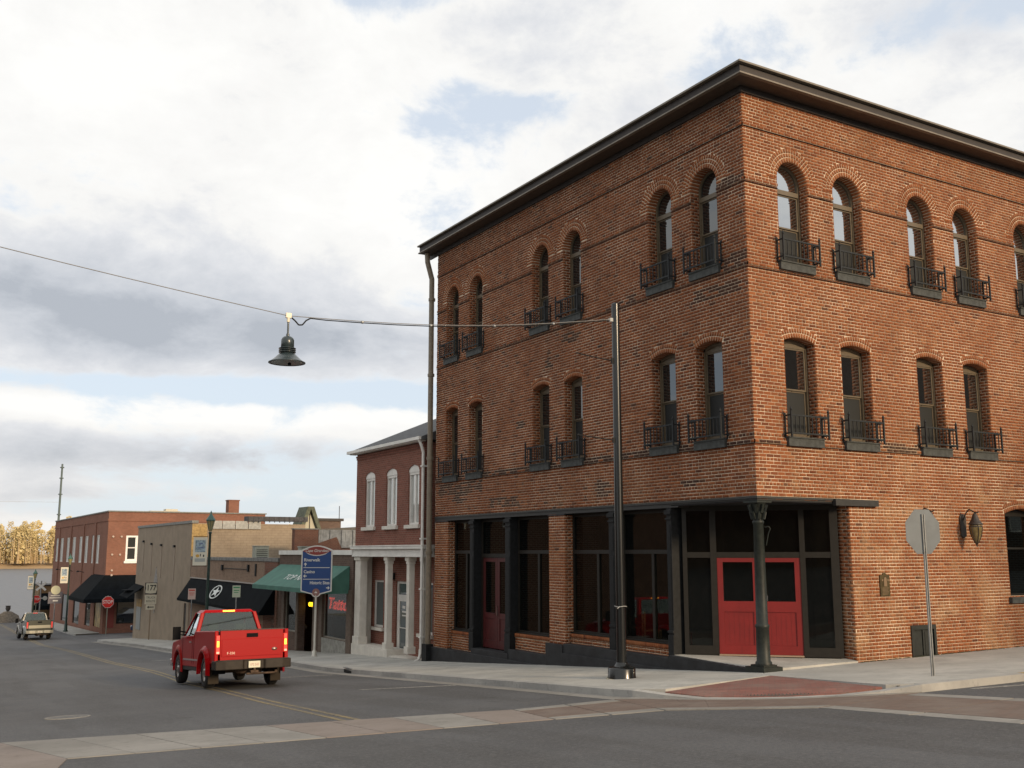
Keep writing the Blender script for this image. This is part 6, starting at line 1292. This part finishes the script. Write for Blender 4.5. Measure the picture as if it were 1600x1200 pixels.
def pickup(loc, rz, pitch, body, lower, label, det, L_bed=2.45):
    """local: y forward, x right, origin on the ground under the rear axle"""
    T = thing('pickup_truck', loc, rz, label=label, cat='pickup truck'); T.rotation_euler = Matrix.Rotation(rz, 4, 'Z').__matmul__(Matrix.Rotation(pitch, 4, 'X')).to_euler()
    W2 = .985; wb_ = 3.48; rwy = 0.; r = .405; blk = det['trim']
    def arch(yc, rr, zb, n=10): return [(yc + rr * math.cos(PI - PI * i / n) * -1 * -1, max(zb, r + rr * math.sin(PI * i / n))) for i in range(n + 1)]
    # body sides: one outline with both wheel arches
    zb = .52; top = [(-1.13, 1.41), (1.33, 1.41), (1.36, 1.30), (3.02, 1.28), (3.2, 1.22), (4.28, 1.13), (4.42, 1.02), (4.46, .62)]
    bot = [(4.36, .55)] + [(wb_ + .50 * math.cos(PI * i / 10), max(zb - .0, r + .50 * math.sin(PI * i / 10))) for i in range(11)] + [(2.9, .50), (.56, .50)] + [(.50 * math.cos(PI * i / 10), max(zb, r + .50 * math.sin(PI * i / 10))) for i in range(11)] + [(-.56, .60), (-1.13, .66)]
    out = top + bot
    for s in (-1, 1):
        m = MB(); x0, x1 = (s * (W2 - .10), s * W2); m.prism([(p[0], p[1]) for p in out], min(x0, x1), max(x0, x1), 'yz'); m.build('body_side', body, T, bevel=.018)
        # swollen rear fender and slimmer front lip
        for yc, rr, wd in ((0, .50, .085), (wb_, .50, .035)):
            m = MB(); n = 14; prev = None
            for i in range(n + 1):
                t = -.12 + (PI + .24) * i / n; cs, sn = math.cos(t), math.sin(t); xx = s * (W2 + wd)
                q = [(s * (W2 - .02), yc + (rr - .005) * cs, r + (rr - .005) * sn), (xx, yc + (rr - .0) * cs, r + (rr) * sn), (xx, yc + (rr + .06) * cs, r + (rr + .06) * sn), (s * (W2 - .0), yc + (rr + .17) * cs, r + (rr + .15) * sn)]
                if prev: m.add(prev + q, [(0, 4, 5, 1), (1, 5, 6, 2), (2, 6, 7, 3)], 0, True)
                prev = q
            m.build('fender_flare', body, T)
        m = MB(); m.box(s * (W2 - .002), s * (W2 + .012), .78, 2.72, .66, .70); m.build('side_moulding', det['chrome'], T)
        m = MB(); m.box(s * (W2 - .0), s * (W2 + .006), 1.345, 1.357, .58, 1.36); m.box(s * W2, s * (W2 + .005), 1.56, 1.568, .58, 1.28); m.box(s * W2, s * (W2 + .005), 2.86, 2.868, .6, 1.26); m.build('panel_gap', det['gap'], T)
        m = MB(); m.box(s * (W2), s * (W2 + .03), 1.66, 1.84, 1.12, 1.16); m.build('door_handle', det['chrome'], T)
        m = MB(); m.box(s * (W2 - .14), s * (W2 - .02), .6, 2.85, .40, .50); m.build('running_board', blk, T, bevel=.01)
        m = MB(); m.box(s * .70, s * .98, -.47, -.44, .12, .62); m.build('mud_flap', det['flap'], T)
        for yc in (0, wb_): MB().box(s * .55, s * (W2 - .12), yc - .56, yc + .56, .35, .98).build('wheel_well', det['gap'], T)
        m = MB(); m.tube([(s * .93, 2.78, 1.40), (s * 1.10, 2.76, 1.42)], .022, 6); m.tube([(s * .93, 2.78, 1.33), (s * 1.10, 2.76, 1.33)], .018, 6); m.box(s * 1.08, s * 1.30, 2.72, 2.80, 1.20, 1.55); m.build('mirror', det['gap'], T, bevel=.02)
    # bed, tailgate
    m = MB(); m.box(-.88, .88, -1.05, 1.30, .80, .86); m.box(-.88, .88, 1.25, 1.33, .86, 1.38); m.build('bed_floor', det['gap'], T)
    m = MB(); m.box(-.84, .84, -1.145, -1.06, .70, 1.405); m.box(-.80, .80, -1.158, -1.146, .78, 1.20); m.build('tailgate', body, T, bevel=.014); MB().box(-.86, .86, -1.15, -1.05, 1.406, 1.43).build('tailgate_cap', blk, T)
    m = MB(); m.box(-.15, .15, -1.175, -1.159, 1.235, 1.33); m.build('tailgate_handle', det['gap'], T, bevel=.02)
    if det.get('badge'):
        text('badge', det['badge'], .085, det['badge_m'], T, loc=(-.56, -1.160, .86), xs=1.1, ext=.004); m = MB(); m.lathe([(.001, 0), (.075, 0), (.075, .01), (.001, .01)], (0, 0, 0), 16, axis='y', squash=.5); o_ = m.build('emblem', det['badge_m'], T); o_.location = (.60, -1.172, .93)
    else: MB().box(-.80, .80, -1.166, -1.159, .84, 1.06).build('tailgate_stripe', det['stripe'], T)
    # rear lamps
    for s in (-1, 1):
        m = MB(); m.box(s * .850, s * .955, -1.16, -1.0, .84, 1.30); m.build('tail_lamp', det['lamp'], T, bevel=.012); m = MB(); m.box(s * .872, s * .932, -1.168, -1.161, 1.02, 1.16); m.build('brake_light', det['glow'], T); MB().box(s * .866, s * .940, -1.168, -1.161, .86, .91).build('reverse_light', det['badge_m'], T)
    m = MB(); m.prism([(-1.0, -1.36), (-.75, -1.42), (-.30, -1.42), (-.26, -1.36), (.26, -1.36), (.30, -1.42), (.75, -1.42), (1.0, -1.36), (1.02, -.98), (-1.02, -.98)], .47, .69, 'xy'); m.build('rear_bumper', det['bumper'], T, bevel=.02); MB().box(-.95, .95, -1.40, -1.0, .691, .70).build('bumper_step', blk, T)
    m = MB(); m.box(-.155, .155, -1.425, -1.415, .50, .66); m.build('licence_plate', det['plate'], T, bevel=.006); text('plate_number', det['num'], .085, det['plate_ink'], T, loc=(0, -1.428, .575), xs=.85)
    m = MB(); m.box(-.10, .10, -1.45, -1.15, .38, .44); m.cyl((0, -1.44, .44), (0, -1.44, .50), .03, None, 10); m.cyl((-.2, -1.38, .36), (.55, -1.38, .36), .025, None, 8); m.build('tow_hitch', det['rust'], T)
    m = MB(); m.cyl((-.85, 0, r), (.85, 0, r), .055, None, 10); m.sphere((-.0, 0, r), .17, 12, 8); m.box(-.5, -.42, -1.1, 4.0, .46, .60); m.box(.42, .5, -1.1, 4.0, .46, .60); m.lathe([(.05, .34), (.36, .36), (.38, .44), (.36, .54), (.05, .54)], (0, -.75, 0), 18); m.cyl((.62, -.3, .38), (.66, -1.15, .38), .04, None, 8); m.build('underbody', det['rust'], T)
    # cab: hood, cowl, roof, pillars, glass
    m = MB(); m.add([(-.88, 2.95, 1.27), (.88, 2.95, 1.27), (.88, 4.25, 1.13), (-.88, 4.25, 1.13), (-.80, 3.0, 1.33), (.80, 3.0, 1.33), (.74, 4.15, 1.20), (-.74, 4.15, 1.20)], [(4, 5, 6, 7), (0, 1, 5, 4), (1, 2, 6, 5), (2, 3, 7, 6), (3, 0, 4, 7)]); m.box(-.885, .885, 4.15, 4.44, .55, 1.12); m.build('hood', body, T, bevel=.02); MB().box(-1.0, 1.0, 4.40, 4.62, .46, .66).build('front_bumper', det['chrome'], T, bevel=.03)
    m = MB(); m.box(-.885, .885, 1.34, 1.42, .55, 1.33); m.box(-.885, .885, 1.42, 3.0, .52, .60); m.box(-.885, .885, 2.72, 2.96, .9, 1.26); m.build('cab_shell', body, T)
    B_ = {'rl': Vector((-.915, 1.37, 1.30)), 'rr': Vector((.915, 1.37, 1.30)), 'fl': Vector((-.90, 3.05, 1.28)), 'fr': Vector((.90, 3.05, 1.28))}
    U_ = {'rl': Vector((-.735, 1.50, 1.90)), 'rr': Vector((.735, 1.50, 1.90)), 'fl': Vector((-.70, 2.42, 1.91)), 'fr': Vector((.70, 2.42, 1.91))}
    m = MB(); rf = [(-.75, 1.47, 1.885), (.75, 1.47, 1.885), (.715, 2.46, 1.895), (-.715, 2.46, 1.895), (-.66, 1.54, 1.965), (.66, 1.54, 1.965), (.62, 2.36, 1.975), (-.62, 2.36, 1.975)]; m.hexa(rf)
    def pil(a, b, wd, dp):
        a, b = Vector(a), Vector(b); x = Vector((wd, 0, 0)); y = Vector((0, dp, 0)); m.hexa([a - x - y, a + x - y, a + x + y, a - x + y, b - x - y, b + x - y, b + x + y, b - x + y])
    for k in ('rl', 'rr'): pil(B_[k], U_[k], .055, .07)
    for k in ('fl', 'fr'): pil(B_[k], U_[k], .03, .035)
    m.box(-.87, .87, 1.335, 1.40, 1.26, 1.345); m.build('cab_roof', body, T, bevel=.02)
    def quad4(a, b, c, d, nm, inset=0): 
        c0 = (a + b + c + d) / 4; q = [c0 + (p - c0) * .97 for p in (a, b, c, d)]; nn = (q[1] - q[0]).cross(q[3] - q[0]).normalized() * .006; mm = MB(); mm.add([*q, *[p + nn for p in q]], [(0, 1, 2, 3), (7, 6, 5, 4), (0, 4, 5, 1), (1, 5, 6, 2), (2, 6, 7, 3), (3, 7, 4, 0)]); return mm.build(nm, det['glass'], T)
    quad4(B_['rl'] + Vector((.05, 0, .04)), B_['rr'] + Vector((-.05, 0, .04)), U_['rr'] + Vector((-.05, 0, -.01)), U_['rl'] + Vector((.05, 0, -.01)), 'rear_window'); quad4(B_['fl'], B_['fr'], U_['fr'], U_['fl'], 'windshield'); quad4(B_['rl'], B_['fl'], U_['fl'], U_['rl'], 'side_window'); quad4(B_['rr'], B_['fr'], U_['fr'], U_['rr'], 'side_window')
    for s in (-1, 1): MB().tube([(s * .905, 2.35, 1.29), (s * .73, 2.25, 1.88)], .018, 5).build('window_divider', det['gap'], T)
    MB().box(-.17, .17, 1.455, 1.475, 1.905, 1.945).build('third_brake_light', det['glow'], T); m = MB(); m.box(-.8, .8, 1.55, 1.75, .75, 1.42); m.box(-.55, -.25, 1.62, 1.72, 1.43, 1.58); m.box(.25, .55, 1.62, 1.72, 1.43, 1.58); m.box(-.8, .8, 1.75, 2.2, .75, .95); m.build('bench_seat', det['seat'], T, bevel=.02)
    m = MB(); m.lathe([(.17, 0), (.19, .015), (.17, .03), (.15, .015), (.17, 0)], (-.40, 2.45, 1.22), 16, axis='y'); m.box(-.8, .8, 2.6, 2.9, 1.0, 1.25); m.box(-.08, .08, 2.40, 2.42, 1.72, 1.80); m.build('dashboard', det['gap'], T)
    for s in (-1, 1):
        for yc in (0, wb_): wheel(T, s * .86, yc, r, .26, det['rim'], s)
    T.scale = (.975, 1, 1.04)
    return T
GLOW = mat('brake_lamp_glow', (1, .45, .05), .3, emit=(1., .36, .02), es=3.0); LRED = mat('red_lamp_lens', (.38, .012, .012), .25, emit=(1, .04, .01), es=.45, coat=.5); LOFF = mat('red_lens_far', (.45, .03, .03), .3, emit=(.9, .05, .04), es=.5)
det = dict(trim=mat('black_bed_cap', (.02, .02, .02), .6), chrome=mat('bright_moulding', (.55, .50, .50), .3, metal=.8), gap=mat('panel_gap_black', (.007, .007, .008), .8, spec=.12), flap=mat('muddy_flap', (.035, .028, .021), .9, spec=.2), badge='F-350', badge_m=mat('dull_chrome_badge', (.35, .25, .22), .35, metal=.7), lamp=LRED, glow=GLOW, bumper=mat('dark_brown_bumper', (.030, .024, .019), .6, spec=.25, nz=.2), plate=mat('cream_plate', (.62, .60, .48), .5), plate_ink=mat('faded_red_ink', (.50, .22, .20), .6), num='1P2 543', rust=mat('rusty_chassis', (.065, .040, .025), .85, nz=.5), glass=G_CAR, seat=mat('grey_seat', (.06, .06, .055), .9), rim=mat('dull_steel_rim', (.38, .37, .35), .35, metal=.7, nz=.2))
REDP = mat('red_truck_paint', (.33, .002, .004), .3, spec=.12, coat=.02)
tx, ty = -7.45, 11.9
pickup((tx, ty, G(tx, ty, ROADC + .012)), R(-2.3), -math.atan(.069), REDP, REDP, 'bright red pickup truck braking as it drives away down the street', det)
det2 = dict(det); det2.update(badge=None, stripe=mat('pale_yellow_stripe', (.46, .42, .30), .5), lamp=LOFF, glow=LOFF, bumper=mat('pale_bumper', (.42, .40, .32), .35, metal=.4), num='4TK 92', rim=mat('hub', (.2, .2, .2), .5), plate=det['plate'])
x2, y2 = -5.35, 74.0
pickup((x2, y2, G(x2, y2, ROADC + .02)), R(1.5), -math.atan(.04), paint('drab_green_paint', (.085, .085, .06)), None, 'older drab green pickup with pale tailgate stripe far down the street', det2)
def sedan(loc, rz, body, label):
    T = thing('parked_car', loc, rz, label=label, cat='car'); hw = .86
    prof = [(-2.15, .45), (-2.2, .75), (-2.05, .95), (-1.2, 1.02), (1.0, 1.0), (1.9, .86), (2.2, .65), (2.2, .40)]
    bot = [(1.9, .30)] + [(1.35 + .36 * math.cos(PI * i / 8), .31 + .36 * math.sin(PI * i / 8)) for i in range(9)] + [(.9, .25), (-.95, .25)] + [(-1.35 + .36 * math.cos(PI * i / 8), .31 + .36 * math.sin(PI * i / 8)) for i in range(9)] + [(-1.9, .3)]
    MB().prism(prof + bot, -hw, hw, 'yz').build('body', body, T, bevel=.05)
    m = MB(); m.hexa([(-.80, -1.35, .99), (.80, -1.35, .99), (.78, 1.15, .99), (-.78, 1.15, .99), (-.60, -.85, 1.42), (.60, -.85, 1.42), (.58, .25, 1.42), (-.58, .25, 1.42)]); m.build('cabin_glass', G_UP, T, bevel=.03); MB().hexa([(-.62, -.88, 1.40), (.62, -.88, 1.40), (.60, .28, 1.40), (-.60, .28, 1.40), (-.55, -.8, 1.46), (.55, -.8, 1.46), (.52, .2, 1.46), (-.52, .2, 1.46)]).build('roof', body, T, bevel=.02)
    for s in (-1, 1):
        MB().box(s * .50, s * .80, 2.12, 2.215, .58, .74).build('headlight', mat('clear_headlight', (.55, .58, .62), .2), T, bevel=.02)
        for yc in (-1.35, 1.35): wheel(T, s * .78, yc, .31, .2, mat('alloy_rim', (.45, .45, .45), .3, metal=.8), s)
    return T
sedan((3.7, 72.3, G(3.7, 72.3, ROADC + .02)), R(68), paint('dark_blue_paint', (.018, .035, .085)), 'dark blue car nosing out of the side street behind the tan building')
